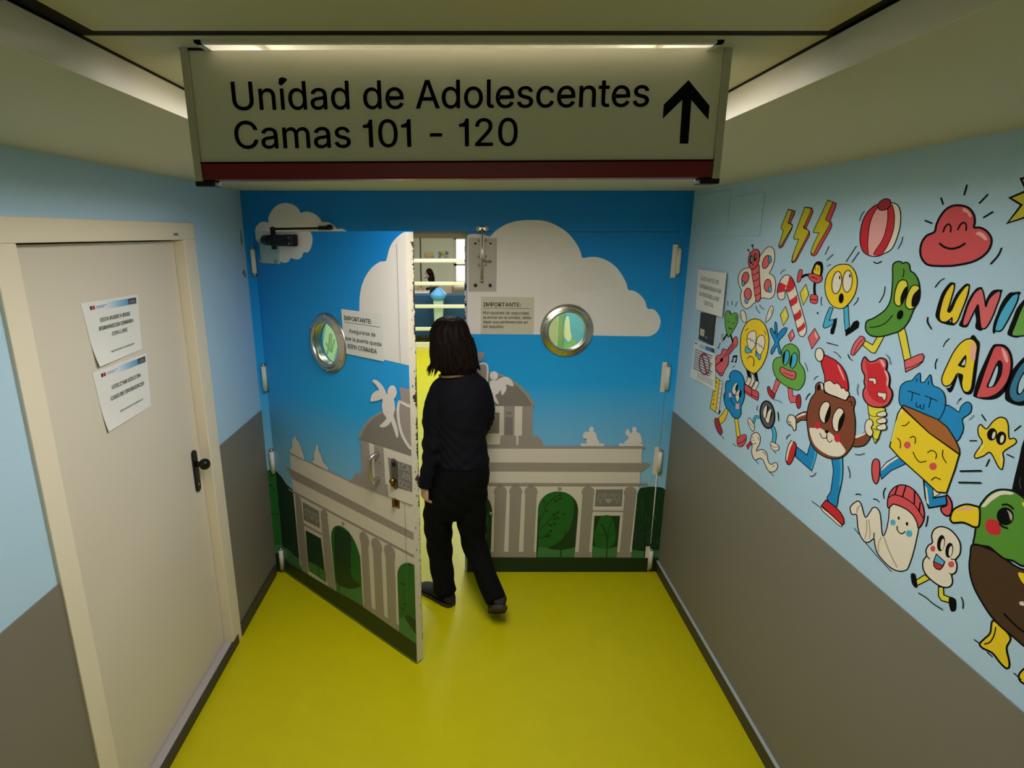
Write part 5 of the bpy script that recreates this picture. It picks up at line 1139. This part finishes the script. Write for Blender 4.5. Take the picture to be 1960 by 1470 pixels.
ex = (SM.to_3x3() @ EX).normalized(); ez = (SM.to_3x3() @ EZ).normalized()
def sign_line(s, u0, v0, u1, v1, ut, vt):
    a, b, t = SP.at(u0, v0, .0008), SP.at(u1, v1, .0008), SP.at(ut, vt)
    e = (b - a).normalized(); up = Vector((-e.z, 0, e.x)); cap = (t - a).dot(up)
    vs, fs, w = text_shape(s, bold=.012); k = (b - a).length / w; groups, hi = [], -9.0      # one mesh for each word
    for f in sorted(fs, key=lambda q: min(vs[i][0] for i in q)):
        lo = min(vs[i][0] for i in f)
        if lo > hi + .32: groups.append([])
        groups[-1].append(f); hi = max(hi, max(vs[i][0] for i in f))
    for g, word in zip(groups, s.split()):
        mb = MB(); mb.norecalc = True; im = mb.mi(INK)
        for f in g: mb.bm.faces.new([mb.bm.verts.new(a + e * (vs[i][0] * k) + up * (vs[i][1] * cap)) for i in f]).material_index = im
        mb.link('lettering', sign, 'black lettering ' + word)
sign_line('Unidad de Adolescentes', 447, 210.5, 1241, 203.5, 444, 157)
sign_line('Camas 101 - 120', 452, 284.5, 990, 278.5, 449, 232.5)
P = Paint(SP, (1200, 60, 4.9)); P.fill(INK, '578,457 775,697 763,828 605,645 576,1053 494,1053 520,640 336,820 345,688', False); P.done('arrow', sign, 'black arrow pointing up')
P = Paint(SP, (340, 60, 4.9)); P.fill(INK, '947,455 960,435 985,430 1010,438 1026,452 1015,470 990,490 960,488'); P.done('ink_blot', sign, 'blotted dot of the letter i')

# ------------------------------------------------------------------ the person in the doorway
def remesh(src_bm, voxel, smooth_it, m, name, parent, label=None, disp=None):
    me = bpy.data.meshes.new(name); bmesh.ops.recalc_face_normals(src_bm, faces=list(src_bm.faces)); src_bm.to_mesh(me); src_bm.free()
    ob = bpy.data.objects.new(name, me); COL.objects.link(ob)
    r = ob.modifiers.new('r', 'REMESH'); r.mode = 'VOXEL'; r.voxel_size = voxel; r.use_smooth_shade = True
    s = ob.modifiers.new('s', 'SMOOTH'); s.iterations = smooth_it; s.factor = .5
    dg = bpy.context.evaluated_depsgraph_get(); nm = bpy.data.meshes.new_from_object(ob.evaluated_get(dg))
    ob.modifiers.clear(); ob.data = nm; bpy.data.meshes.remove(me); nm.name = name
    for p in nm.polygons: p.use_smooth = True
    if disp:
        for v in nm.vertices: v.co += v.normal * disp(v.co)
    nm.materials.clear(); nm.materials.append(m)
    setparent(ob, parent)
    if label: ob['label'] = label
    return ob
SKIN = mat('skin', (206, 160, 134), .55); M_SWEAT = mat('navy black knit', (14, 14, 22), .85, bump=.3, bscale=500, spec=.15); M_TROU = mat('black trousers', (10, 10, 11), .85, bump=.2, bscale=400, spec=.12)
M_SHOE = mat('dark shoe suede', (20, 19, 23), .8); M_SOLE = mat('dark shoe sole', (46, 38, 34), .7); M_HAIR = mat('dark brown hair', (22, 11, 9), .62, mottle=.5, mscale=60, spec=.12); M_COLLAR = mat('gold patterned collar', (104, 82, 44), .6, mottle=.95, mscale=90)
dummy = bpy.data.materials.new('tmp')
def yrings(mb, rows, yaw, n=24):
    """stack of ellipses: (x, y, z, half width, half depth), turned by yaw"""
    c, s_ = math.cos(yaw), math.sin(yaw); R = []
    for x, y, z, a, b in rows:
        R.append([Vector((x + a * math.cos(t) * c - b * math.sin(t) * s_, y + a * math.cos(t) * s_ + b * math.sin(t) * c, z)) for t in [2 * math.pi * k / n for k in range(n)]])
    mb.ring_loft(R, dummy)
J = {}
def joint(n, u, v, y): J[n] = at_y(u, v, y); return J[n]
YAW = .36            # turned to her left, into the doorway
joint('head', 864, 648, -.20); joint('neck', 872, 700, -.235); joint('chest', 876, 770, -.25); joint('waist', 874, 850, -.26); joint('pelvis', 877, 915, -.27)
joint('shl', 844, 744, -.235); joint('upl', 830, 792, -.25); joint('ell', 829, 852, -.285); joint('wrl', 814, 930, -.335)
joint('shr', 918, 744, -.235); joint('elr', 929, 798, -.18); joint('wrr', 905, 846, .02)
joint('hil', 849, 935, -.255); joint('knl', 842, 1045, -.25); joint('anl', 848, 1130, -.32)
joint('hir', 902, 935, -.275); joint('knr', 906, 1040, -.30); joint('anr', 947, 1133, -.475)
def side(u0, u1, v, y):                # half width and centre of a silhouette span of the photograph
    a, b = at_y(u0, v, y), at_y(u1, v, y); return (a.x + b.x) / 2, a.z, (b.x - a.x) / 2
def torso_rows(spec, grow=0.0):
    out = []
    for u0, u1, v, y, d in spec:
        x, z, a = side(u0, u1, v, y); out.append((x, y, z, a + grow, d + grow))
    return out
TORSO = [(852, 908, 708, -.235, .048), (843, 920, 720, -.235, .07), (836, 928, 732, -.236, .09), (833, 931, 748, -.24, .105), (834, 934, 770, -.245, .115), (836, 931, 800, -.25, .115), (838, 929, 830, -.258, .11), (838, 932, 860, -.265, .115), (836, 936, 885, -.27, .125)]
# body
person = None
mb = MB()
yrings(mb, torso_rows(TORSO, -.012) + torso_rows([(838, 934, 915, -.272, .12), (842, 928, 945, -.27, .11)], -.01), 0.0)
def limb(mb, names, radii, sub=4): mb.tube([J[n] for n in names], radii, dummy, 14, sub=sub)
limb(mb, ['shl', 'upl', 'ell', 'wrl'], [.043, .040, .036, .026]); limb(mb, ['shr', 'elr', 'wrr'], [.043, .036, .026])
limb(mb, ['hil', 'knl', 'anl'], [.078, .05, .036]); limb(mb, ['hir', 'knr', 'anr'], [.078, .05, .036])
hd = J['head']
limb(mb, ['chest', 'neck', 'head'], [.06, .05, .05])
FW = Vector((-.52, .84, -.10)).normalized(); RT = Vector((FW.y, -FW.x, 0)).normalized(); UPH = RT.cross(FW)
HM = Matrix(((RT.x, FW.x, UPH.x, hd.x), (RT.y, FW.y, UPH.y, hd.y), (RT.z, FW.z, UPH.z, hd.z), (0, 0, 0, 1)))
def hball(mb, x, y, z, rx, ry, rz, seg=20):
    b = bmesh.new(); bmesh.ops.create_uvsphere(b, u_segments=seg, v_segments=max(8, seg // 2), radius=1.0)
    mb.merge(b, dummy, HM @ Matrix.Translation((x, y, z)) @ Matrix.Diagonal((rx, ry, rz, 1)))
hball(mb, 0, 0, .012, .072, .092, .100); hball(mb, 0, .035, -.062, .052, .055, .052); hball(mb, 0, .06, -.092, .026, .028, .022)
hball(mb, 0, .096, -.022, .013, .016, .024); hball(mb, 0, .104, -.034, .015, .012, .010)                     # nose
hball(mb, -.03, .080, .018, .020, .012, .010); hball(mb, .03, .080, .018, .020, .012, .010)                 # brows
hball(mb, 0, .090, -.066, .022, .010, .006); hball(mb, 0, .088, -.076, .019, .010, .006)                    # lips
for sx in (-1, 1): hball(mb, sx * .073, -.005, -.012, .010, .020, .030)                                      # ears
# left hand with five fingers, hanging and slightly curled
def hand(mb, wrist, down, palm_n, side_v, s=1.0):
    """down: towards the fingertips, palm_n: out of the palm, side_v: towards the thumb"""
    d, n, t = Vector(down).normalized(), Vector(palm_n).normalized(), Vector(side_v).normalized(); w = Vector(wrist)
    R = []
    for k, (l, a, b) in enumerate(((0, .024, .018), (.02, .030, .017), (.045, .038, .015), (.07, .041, .0135), (.086, .040, .012))):
        R.append([w + d * l * s + t * (a * math.cos(q) * s) + n * (b * math.sin(q) * s) for q in [2 * math.pi * j / 16 for j in range(16)]])
    mb.ring_loft(R, dummy)
    for k, (off, ln, cu) in enumerate(((.029, .070, .30), (.010, .078, .38), (-.010, .073, .44), (-.028, .058, .52))):
        p = w + d * (.080 * s) + t * (off * s); pts = [p - d * .015 * s, p]; ang = .18; q = p
        for seg in (.45, .32, .23):
            ang += cu; q = q + (d * math.cos(ang) + n * math.sin(ang) + t * (off * 1.2)) * (ln * seg * s); pts.append(q)
        mb.tube(pts, [.0095 * s, .0095 * s, .0088 * s, .0080 * s, .0066 * s], dummy, 10, sub=3)
    p = w + d * (.026 * s) + t * (.026 * s)
    mb.tube([p - t * .012 * s, p + (t * .6 + d * .6) * .022 * s, p + (t * .55 + d * .95 + n * .25) * .042 * s, p + (t * .45 + d * 1.25 + n * .5) * .058 * s], [.0125 * s, .0125 * s, .0108 * s, .0078 * s], dummy, 10, sub=3)
hand(mb, J['wrl'] + Vector((0, 0, .012)), (-.06, .06, -1), (.75, .55, .05), (-.5, .85, .1), 1.0)
hand(mb, J['wrr'], (-.35, .9, .1), (-.2, 0, -1), (-1, -.2, 0), .92)
# feet inside the shoes
hl = at_z(866, 1160, .0); tl = at_z(803, 1122, .0); hl.z = tl.z = .001
hr = Vector((.176, -.556, .140)); tr = Vector((.160, -.418, .004))
if tr.z < .004: hr.z += .004 - tr.z; tr.z = .004
for h_, t_, an in ((hl, tl, J['anl']), (hr, tr, J['anr'])):
    v_ = Vector((0, 0, .035)) if h_ is hl else Vector((-.004, .030, .022))
    q = h_.lerp(t_, .22) + v_; mb.tube([an, q], [.032, .028], dummy, 12); mb.tube([q, h_.lerp(t_, .5) + v_ * .9, h_.lerp(t_, .8) + v_ * .7], [.026, .022, .014], dummy, 12)
person = remesh(mb.bm, .0055, 3, SKIN, 'person', None)
tag(person, 'person seen from behind in dark sweater and black trousers, stepping through the open mural door', 'person')

# sweater
mb = MB(); yrings(mb, torso_rows(TORSO, .004), 0.0)
cu = side(836, 936, 893, -.272); 
J['yol'] = at_y(858, 740, -.235); J['yor'] = at_y(902, 740, -.235)
limb(mb, ['yol', 'shl', 'upl', 'ell', 'wrl'], [.050, .058, .061, .050, .040]); limb(mb, ['yor', 'shr', 'elr', 'wrr'], [.050, .058, .053, .040])
mb.tube([J['wrl'] + (J['ell'] - J['wrl']).normalized() * .03, J['wrl'] + (J['wrl'] - J['ell']).normalized() * .012], [.044, .040], dummy, 16)
mb.tube([J['ell'] + Vector((-.005, -.01, -.035)), J['ell'] + Vector((-.008, -.012, .0)), J['ell'] + Vector((0, -.005, .04))], [.046, .056, .048], dummy, 14, sub=3)
def folds(co):
    w = 1.0 if co.z < at_y(870, 800, -.25).z else .35
    return w * (.0022 * math.sin(co.z * 95 + co.x * 70 + 3 * math.sin(co.x * 23 + co.z * 9)) + .002 * math.sin(co.z * 47 - co.x * 60 + 1.3 + 2 * math.sin(co.z * 21)))
sw_o = remesh(mb.bm, .007, 4, M_SWEAT, 'sweater', person, 'dark navy sweater', folds)
# trousers
mb = MB(); yrings(mb, torso_rows([(840, 934, 880, -.27, .118), (830, 937, 905, -.272, .128), (820, 934, 930, -.272, .130), (815, 928, 958, -.27, .118), (828, 916, 985, -.268, .09)], .002), 0.0)
hemL = at_z(866, 1150, .035); hemR = J['anr'] + Vector((.008, -.022, -.040))
mb.tube([J['hil'], at_y(839, 985, -.262), J['knl'] + Vector((-.002, 0, 0)), at_y(846, 1090, -.285), J['anl'] + Vector((.012, 0, -.012))], [.094, .086, .074, .066, .064], dummy, 18, sub=4)
mb.tube([J['hir'], at_y(902, 985, -.285), J['knr'] + Vector((.006, 0, 0)), at_y(926, 1090, -.38), hemR], [.092, .086, .072, .062, .056], dummy, 18, sub=4)
tr_o = remesh(mb.bm, .007, 4, M_TROU, 'trousers', person, 'black trousers', lambda co: .003 * math.sin(co.z * 60 + co.x * 50) if co.z < .75 else 0.0)
# shoes
def shoe(heel, toe, up, name):
    heel, toe, up = Vector(heel), Vector(toe), Vector(up).normalized(); d = (toe - heel).normalized(); L = (toe - heel).length; up = (up - d * up.dot(d)).normalized(); s_ = d.cross(up)
    rings = []; N = 20
    for t, w, h in ((-.02, .012, .030), (.0, .028, .060), (.06, .038, .078), (.18, .043, .088), (.34, .044, .086), (.50, .046, .066), (.66, .049, .052), (.82, .046, .042), (.93, .034, .032), (.985, .018, .022), (1.0, .006, .014)):
        c = heel + d * (L * t); rings.append([c + s_ * (w * math.cos(q)) + up * (.010 + (h - .010) * (.5 + .5 * math.sin(q)) ** .8) for q in [2 * math.pi * k / N for k in range(N)]])
    mb = MB(); mb.ring_loft(rings, M_SHOE); o = mb.link(name, person, 'dark slip-on shoe')
    rings = []
    for t, w in ((-.025, .014), (.02, .034), (.15, .044), (.4, .043), (.65, .050), (.85, .046), (.96, .030), (1.01, .010)):
        c = heel + d * (L * t); rings.append([c + s_ * (w * x) + up * z for x, z in ((-1, 0), (1, 0), (1, .018), (-1, .018))])
    mb = MB(); mb.ring_loft(rings, M_SOLE, smooth=False); mb.link('sole', o, 'dark shoe sole'); return o
shoe(hl, tl, (0, 0, 1), 'shoe'); shoe(hr, tr, (0, .8, .7), 'shoe')
M_SOCK = mat('black sock', (9, 9, 10), .9, spec=.1)
for h_, t_, an in ((hl, tl, J['anl']), (hr, tr, J['anr'])):
    q = h_.lerp(t_, .2) + Vector((0, 0, .035)) if h_ is hl else h_.lerp(t_, .22) + Vector((-.004, .030, .022)); mb = MB(); mb.tube([an, an.lerp(q, .6), q], [.040, .042, .036], M_SOCK, 14, sub=3); mb.link('sock', person, 'black sock')
# collar
mb = MB(); nk = at_y(868, 714, -.24)
mb.tube([nk + Vector((.074 * math.cos(t), .070 * math.sin(t), .008 * math.sin(t + 2.2) - .008)) for t in [2 * math.pi * k / 20 for k in range(21)]], .007, M_COLLAR, 8); mb.link('collar', person, 'gold patterned collar')
# hair: a bob to the shoulders, a shell with locks of varying length
mb = MB()
rows = []
for u0, u1, v, dy, dp in ((850, 874, 606.5, -.205, .03), (836, 886, 611, -.205, .062), (827, 894, 622, -.205, .088), (823, 899, 634, -.207, .102), (823, 906, 653, -.21, .108), (826, 911, 674, -.213, .106), (826, 914, 694, -.22, .098), (838, 913, 707, -.226, .084), (850, 910, 714, -.23, .070)):
    x, z, a = side(u0, u1, v, dy); rows.append((x, dy, z, a, dp))
yrings(mb, rows, 0.0)
def strands(co): a = math.atan2(co.y - hd.y, co.x - hd.x); return .0013 * math.sin(a * 71 + 4 * math.sin(co.z * 24)) + .0022 * math.sin(a * 17 + 2.5 * math.sin(co.z * 33) + 1) + .002 * math.sin(a * 7 + co.z * 40)
hair = remesh(mb.bm, .005, 3, M_HAIR, 'hair', person, 'dark brown shoulder-length hair', strands)
mb = MB(); random.seed(11)
for k in range(150):
    t = random.uniform(0, 2 * math.pi); x, dy, z, a, dp = rows[6]
    if math.sin(t) > .55: continue
    top = Vector((rows[4][0] + (rows[4][3] - .004) * math.cos(t), rows[4][1] + (rows[4][4] - .004) * math.sin(t), rows[4][2] + random.uniform(-.02, .03)))
    mid = Vector((x + (a + .001) * math.cos(t), dy + (dp + .001) * math.sin(t), z))
    lo = mid + Vector((random.uniform(-.012, .012) + .008 * math.cos(t), random.uniform(-.01, .01), -random.uniform(.008, .050 if math.cos(t) > -.2 else .062)))
    if math.cos(t) < -.6: lo += Vector((-.010, 0, -.012))
    mb.tube([top, (top + mid) / 2 + Vector((.004 * math.cos(t), .004 * math.sin(t), 0)), mid, lo], [.0035, .006, .0055, .0012], M_HAIR, 6, sub=3)
mb.link('lock_of_hair', hair, 'loose hair ends')

# ------------------------------------------------------------------ the ward beyond the doors
M_WARD = mat('ward pale green wall', (226, 232, 208), .7); M_BARS = mat('cream painted bar', (238, 234, 206), .5)
mb = MB(); mb.box(-4.6, -4.5, .12, 11, 0, 2.66, M_WARD); mb.link('wall_ward_left', kind='structure')
mb = MB(); mb.box(4.1, 4.2, .12, 11, 0, 2.66, M_WARD); mb.link('wall_ward_right', kind='structure')
YB_ = 10.6
wA, wB = at_y(871, 456, YB_), at_y(885, 540, YB_)
mb = MB(); slab(mb, rect(-4.6, 4.2, 0, 2.66), [rect(wA.x, wA.x + 1.2, wB.z, wA.z)], Vector((0, YB_, 0)), EX, EZ, -EY, .1, mat('ward white wall', (236, 236, 226), .7)); wb = mb.link('wall_ward_back', kind='structure')
mb = MB(); mb.box(XL - .12, -HX - .01, .121, .14, 0, 2.66, M_WARD); mb.box(-4.6, XL - .12, 0.02, .14, 0, 2.66, M_WARD); mb.box(XR + .12, 4.2, .02, .14, 0, 2.66, M_WARD); mb.link('wall_ward_front', kind='structure')
DAY = mat('bright daylight pane', (250, 252, 255), .5, emit=2.2)
mb = MB(); mb.box(wA.x, wA.x + 1.2, YB_ + .05, YB_ + .06, wB.z, wA.z, DAY); win = mb.link('window_1', kind='structure')
mb = MB()
for z in (wB.z, (wA.z + wB.z) / 2 - .1, wA.z): mb.box(wA.x - .03, wA.x + 1.23, YB_ - .04, YB_ + .05, z - .025, z + .025, M_WHITE)
for x in (wA.x, wA.x + .6): mb.box(x - .03, x + .03, YB_ - .04, YB_ + .05, wB.z, wA.z, M_WHITE)
mb.link('window_frame', win)
# railing of cream bars
YR = 7.3
t = empty('railing', (-.6, YR, 0), 'cream horizontal bar railing in the bright ward, in front of the blue sofa', 'railing')
for v in (499, 543, 586.5, 629.5):
    z = at_y(830, v, YR).z; mb = MB(); mb.box(-2.6, 2.2, YR - .02, YR + .02, z - .034, z + .034, M_BARS, .012); mb.link('bar', t)
zt = at_y(830, 499, YR).z
for x in (-2.6, 2.2): mb = MB(); mb.box(x - .03, x + .03, YR - .03, YR + .03, 0, zt + .03, M_BARS, .006); mb.link('post', t)
mb = MB(); mb.box(-2.6, 2.2, YR - .05, YR + .05, 0, .10, M_BARS, .004); mb.link('kerb', t)
# sofa
YS_ = 7.78
M_SOFA = mat('dark blue upholstery', (24, 72, 112), .7)
t = empty('sofa', (-.7, YS_ + .4, 0), 'dark blue sofa back seen behind the white railing', 'sofa'); ztop = at_y(820, 563, YS_).z
mb = MB(); mb.box(-1.9, .9, YS_, YS_ + .18, .12, ztop, M_SOFA, .03); mb.link('backrest', t)
mb = MB(); mb.box(-1.9, .9, YS_ + .181, YS_ + .85, .16, .46, M_SOFA, .04); mb.link('seat', t)
for x in (-1.9, .72): mb = MB(); mb.box(x, x + .18, YS_ + .182, YS_ + .85, .461, .64, M_SOFA, .03); mb.link('armrest', t)
for x in (-1.8, .75):
    for y in (YS_ + .05, YS_ + .75): mb = MB(); mb.cyl((x + .02, y, 0), (x + .02, y, .15), .025, M_BLACK, 10); mb.link('leg', t)
# bin with blue bag
YB2 = 7.52; a, b = at_y(829, 566, YB2), at_y(850, 612, YB2); xc, w = (a.x + b.x) / 2, (b.x - a.x) / 2
t = empty('waste_bin', (xc, YB2, 0), 'tall translucent waste bin with a blue bag over its rim', 'waste bin')
def sq(c, hw, hd_, z, n=16, wob=0.0): return [Vector((c[0] + hw * max(-1, min(1, 1.25 * math.cos(q))) * (1 + wob * math.sin(5 * q)), c[1] + hd_ * max(-1, min(1, 1.25 * math.sin(q))) * (1 + wob * math.cos(4 * q)), z)) for q in [2 * math.pi * k / n for k in range(n)]]
mb = MB(); mb.ring_loft([sq((xc, YB2), w * .72, .12, 0.0), sq((xc, YB2), w * .8, .13, .3), sq((xc, YB2), w, .15, a.z)], mat('frosted bin plastic', (190, 214, 206), .3), smooth=False); mb.link('body', t, 'translucent bin body')
mb = MB(); zt = at_y(838, 551, YB2).z; mb.ring_loft([sq((xc, YB2), w * 1.05, .165, a.z - .07, wob=.06), sq((xc, YB2), w * 1.5, .19, a.z + .01, wob=.08), sq((xc, YB2), w * 1.25, .17, a.z + .05, wob=.1), sq((xc, YB2), w * .7, .1, zt - .04, wob=.12), sq((xc, YB2), w * .35, .05, zt, wob=.2)], mat('blue bag', (80, 160, 220), .4)); mb.link('bag', t, 'blue bag')
# table, girl, chair
YT = 8.8; tz = at_y(815, 558, YT).z
t = empty('table', (-.6, YT, 0), 'white table in the ward behind the blue sofa', 'table')
mb = MB(); a, b = at_y(770, 558, YT), at_y(822, 558, YT); mb.box(a.x, b.x, YT - .12, YT + .28, tz - .04, tz, M_WHITE, .008); mb.link('tabletop', t)
for x in (a.x + .06, b.x - .06):
    for y in (YT - .08, YT + .22): mb = MB(); mb.cyl((x, y, 0), (x, y, tz - .04), .02, M_STEELD, 8); mb.link('leg', t)
YG = 9.4
def gj(u, v, y=YG): return at_y(u, v, y)
h = gj(820, 524); mb = MB()
mb.ball(h, .075, .09, .105, dummy, 16); mb.ball(h + Vector((-.06, .0, -.05)), .035, .05, .045, dummy, 12); mb.ball(h + Vector((-.088, 0, -.01)), .014, .012, .02, dummy, 8)
sh_ = gj(827, 552); mb.tube([h + Vector((.01, 0, -.06)), sh_ + Vector((0, 0, .05))], .045, dummy, 10)
pv_ = Vector((sh_.x + .05, YG, .52)); mb.tube([sh_, (sh_ + pv_) / 2, pv_], [.13, .12, .14], dummy, 14, sub=3)
mb.tube([sh_ + Vector((-.02, -.16, 0)), sh_ + Vector((-.13, -.2, -.17)), Vector((sh_.x - .26, YG - .12, tz + .03))], [.045, .04, .03], dummy, 10, sub=3); mb.tube([sh_ + Vector((-.02, .16, 0)), sh_ + Vector((-.13, .2, -.17)), Vector((sh_.x - .26, YG + .1, tz + .03))], [.045, .04, .03], dummy, 10, sub=3)
for dy in (-.09, .09):
    mb.tube([pv_ + Vector((0, dy, 0)), Vector((pv_.x - .38, YG + dy, .50)), Vector((pv_.x - .36, YG + dy, .07))], [.085, .06, .045], dummy, 10, sub=3)
    mb.tube([Vector((pv_.x - .34, YG + dy, .045)), Vector((pv_.x - .50, YG + dy, .04))], [.042, .032], dummy, 10, sub=2)
    for q in range(5): mb.tube([Vector((sh_.x - .25, YG + dy * 1.2 + (q - 2) * .016, tz + .03)), Vector((sh_.x - .33, YG + dy * 1.2 + (q - 2) * .02, tz + .012))], .008, dummy, 6)
girl = remesh(mb.bm, .012, 2, SKIN, 'person', None); tag(girl, 'seated person with long dark hair and face mask, far inside the ward', 'person')
mb = MB(); mb.tube([sh_ + Vector((0, 0, .03)), (sh_ + pv_) / 2, pv_], [.145, .135, .15], dummy, 14, sub=3)
for s_ in (-1, 1): mb.tube([sh_ + Vector((-.02, s_ * .16, 0)), sh_ + Vector((-.12, s_ * .2, -.16))], [.056, .05], dummy, 10, sub=2)
remesh(mb.bm, .012, 2, M_BLACK, 'shirt', girl, 'black shirt')
mb = MB()
for dy in (-.09, .09): mb.tube([pv_ + Vector((0, dy, 0)), Vector((pv_.x - .38, YG + dy, .50)), Vector((pv_.x - .36, YG + dy, .1))], [.10, .074, .06], dummy, 10, sub=3)
remesh(mb.bm, .012, 2, mat('blue jeans', (50, 66, 96), .8), 'trousers', girl, 'blue trousers')
mb = MB(); mb.ball(h + Vector((.02, 0, .02)), .085, .10, .10, dummy, 16); mb.tube([h + Vector((.04, 0, .02)), h + Vector((.06, 0, -.1)), h + Vector((.075, 0, -.24))], [.075, .08, .05], dummy, 12, sub=3)
remesh(mb.bm, .01, 2, M_HAIR, 'hair', girl, 'long dark hair')
mb = MB(); mb.ball(h + Vector((-.065, 0, -.05)), .042, .062, .045, mat('pale blue mask', (170, 206, 220), .6), 14); mb.link('mask', girl, 'pale blue face mask')
t = empty('chair', (pv_.x, YG, 0), 'white chair under the seated person in the ward', 'chair')
mb = MB(); mb.box(pv_.x - .22, pv_.x + .22, YG - .22, YG + .22, .36, .39, M_WHITE, .008); mb.link('seat', t); mb = MB(); mb.box(pv_.x + .18, pv_.x + .21, YG - .2, YG + .2, .5, .82, M_WHITE, .008); mb.link('backrest', t)
for dx in (-.19, .19):
    for dy in (-.19, .19): mb = MB(); mb.cyl((pv_.x + dx, YG + dy, 0), (pv_.x + dx, YG + dy, .36 if dx < 0 else .5), .013, M_STEELD, 8); mb.link('leg', t)
# orange shelf at right, pictures, screen, column
YO = 10.2; a, b = at_y(865, 547, YO), at_y(884, 562, YO)
t = empty('shelf', (a.x + .3, YO, 0), 'low orange wooden shelf under the bright ward window', 'shelf'); M_OR = mat('orange wood', (206, 116, 64), .5)
mb = MB(); mb.box(a.x, a.x + .04, YO - .2, YO + .2, 0, a.z, M_OR, .004); mb.link('side_panel', t); mb = MB(); mb.box(a.x + .76, a.x + .8, YO - .2, YO + .2, 0, a.z, M_OR, .004); mb.link('side_panel', t)
for z in (.12, a.z - .28, a.z - .02): mb = MB(); mb.box(a.x + .041, a.x + .759, YO - .2, YO + .2, z - .015, z + .015, M_WHITE, .003); mb.link('board', t)
BK = Plane((0, YB_, 0), (0, -1, 0)); random.seed(5)
for (u0, v0, u1, v1), lab, cols in (((811, 481, 832, 496), 'left colourful picture on the far ward wall', ((236, 150, 120), (150, 190, 110), (240, 210, 120), (230, 120, 130))), ((837, 480, 860, 495), 'right colourful picture with yellow flower on the far ward wall', ((150, 140, 170), (90, 110, 130), (230, 200, 60), (110, 140, 150)))):
    s = Sheet('picture', BK, [(u0, v0), (u1, v0), (u1, v1), (u0, v1)], lab, off=.004, cat='picture', group='pictures on the far ward wall'); ms = [mat('picture paint %d %d %d' % c_, c_, .6) for c_ in cols]
    for k in range(18):
        x, y, r = random.uniform(.14, .86), random.uniform(.16, .84), random.uniform(.05, .14); s.poly([(x + r * math.cos(q), y + r * math.sin(q)) for q in [2 * math.pi * j / 8 for j in range(8)]], ms[k % 3 if 'left' in lab else (0, 1, 3)[k % 3]])
    s.poly([(.5 + .22 * math.cos(q) * (1 if j % 2 else .6), .5 + .3 * math.sin(q) * (1 if j % 2 else .6)) for j, q in enumerate([2 * math.pi * j / 12 for j in range(12)])], ms[2]); s.done()
mb = MB(); a, b = at_y(784.5, 458, YB_), at_y(791.5, 483, YB_); mb.box(a.x - .5, b.x, YB_ - .06, YB_ - .01, b.z, a.z, mat('dark blue screen', (20, 44, 70), .3), .006); mb.link('wall_screen', None, 'dark blue screen on the far ward wall at the left edge of the doorway', 'screen')
mb = MB(); a, b = at_y(803, 458, 10.0), at_y(807.5, 545, 10.0); mb.box(a.x, b.x, 9.98, 10.02, 0, 2.66, mat('dark grey post', (70, 74, 70), .5), .004); mb.link('post', None, 'dark grey upright post in the ward beside the far pictures', 'post')
# what shows through the portholes
M_MINT = mat('mint green panel', (184, 220, 180), .6); M_TEAL = mat('ward light blue mural', (90, 170, 200), .6); M_SAGE = mat('sage fan', (120, 160, 124), .6)
PW = Plane((1.319, 0, 0), (-1, 0, 0)); ye = PW.at(1079, 633).y
mb = MB(); mb.box(1.32, 1.36, .5, ye, 0, 2.66, M_TEAL); ww = mb.link('wall_ward_partition', kind='structure')
mb = MB(); mb.box(1.24, 1.40, ye + .002, ye + .12, 0, 2.66, mat('ward green column', (170, 200, 150), .6)); mb.link('column_ward', kind='structure')
mb = MB(); mb.box(.95, 4.1, 5.6, 5.7, 0, 2.66, mat('ward pale yellow wall', (236, 238, 206), .7)); mb.link('wall_ward_cross', kind='structure')
PW = Plane((1.319, 0, 0), (-1, 0, 0)); P = Paint(PW, (1020, 570, 11.308))
P.fill(mat('mural pale peak', (222, 222, 184), .6), '740,400 780,430 800,560 810,720 840,860 780,950 720,900 670,820 680,600 700,480'); P.fill(mat('mural hill green', (130, 184, 110), .6), '620,1100 690,930 760,1010 860,880 960,1000 1060,1100', False); P.done('painted_mountain', ww, 'painted pale peak and green hills')
mb = MB(); mb.box(-1.62, -1.58, .5, 6.0, 0, 2.66, M_TEAL); wl = mb.link('wall_ward_corridor', kind='structure')
PW = Plane((-1.579, 0, 0), (1, 0, 0)); P = Paint(PW, (580, 590, 11.306))
P.fill(M_MINT, '500,340 600,300 800,700 720,900 640,1220 480,1150 400,900 440,700', False)
for seg in ('580,560 560,800 520,1000', '620,560 600,900', '680,680 620,950', '500,760 600,940'): P.line(seg, 34, M_SAGE)
P.done('painted_leaf', wl, 'painted mint green leaf')
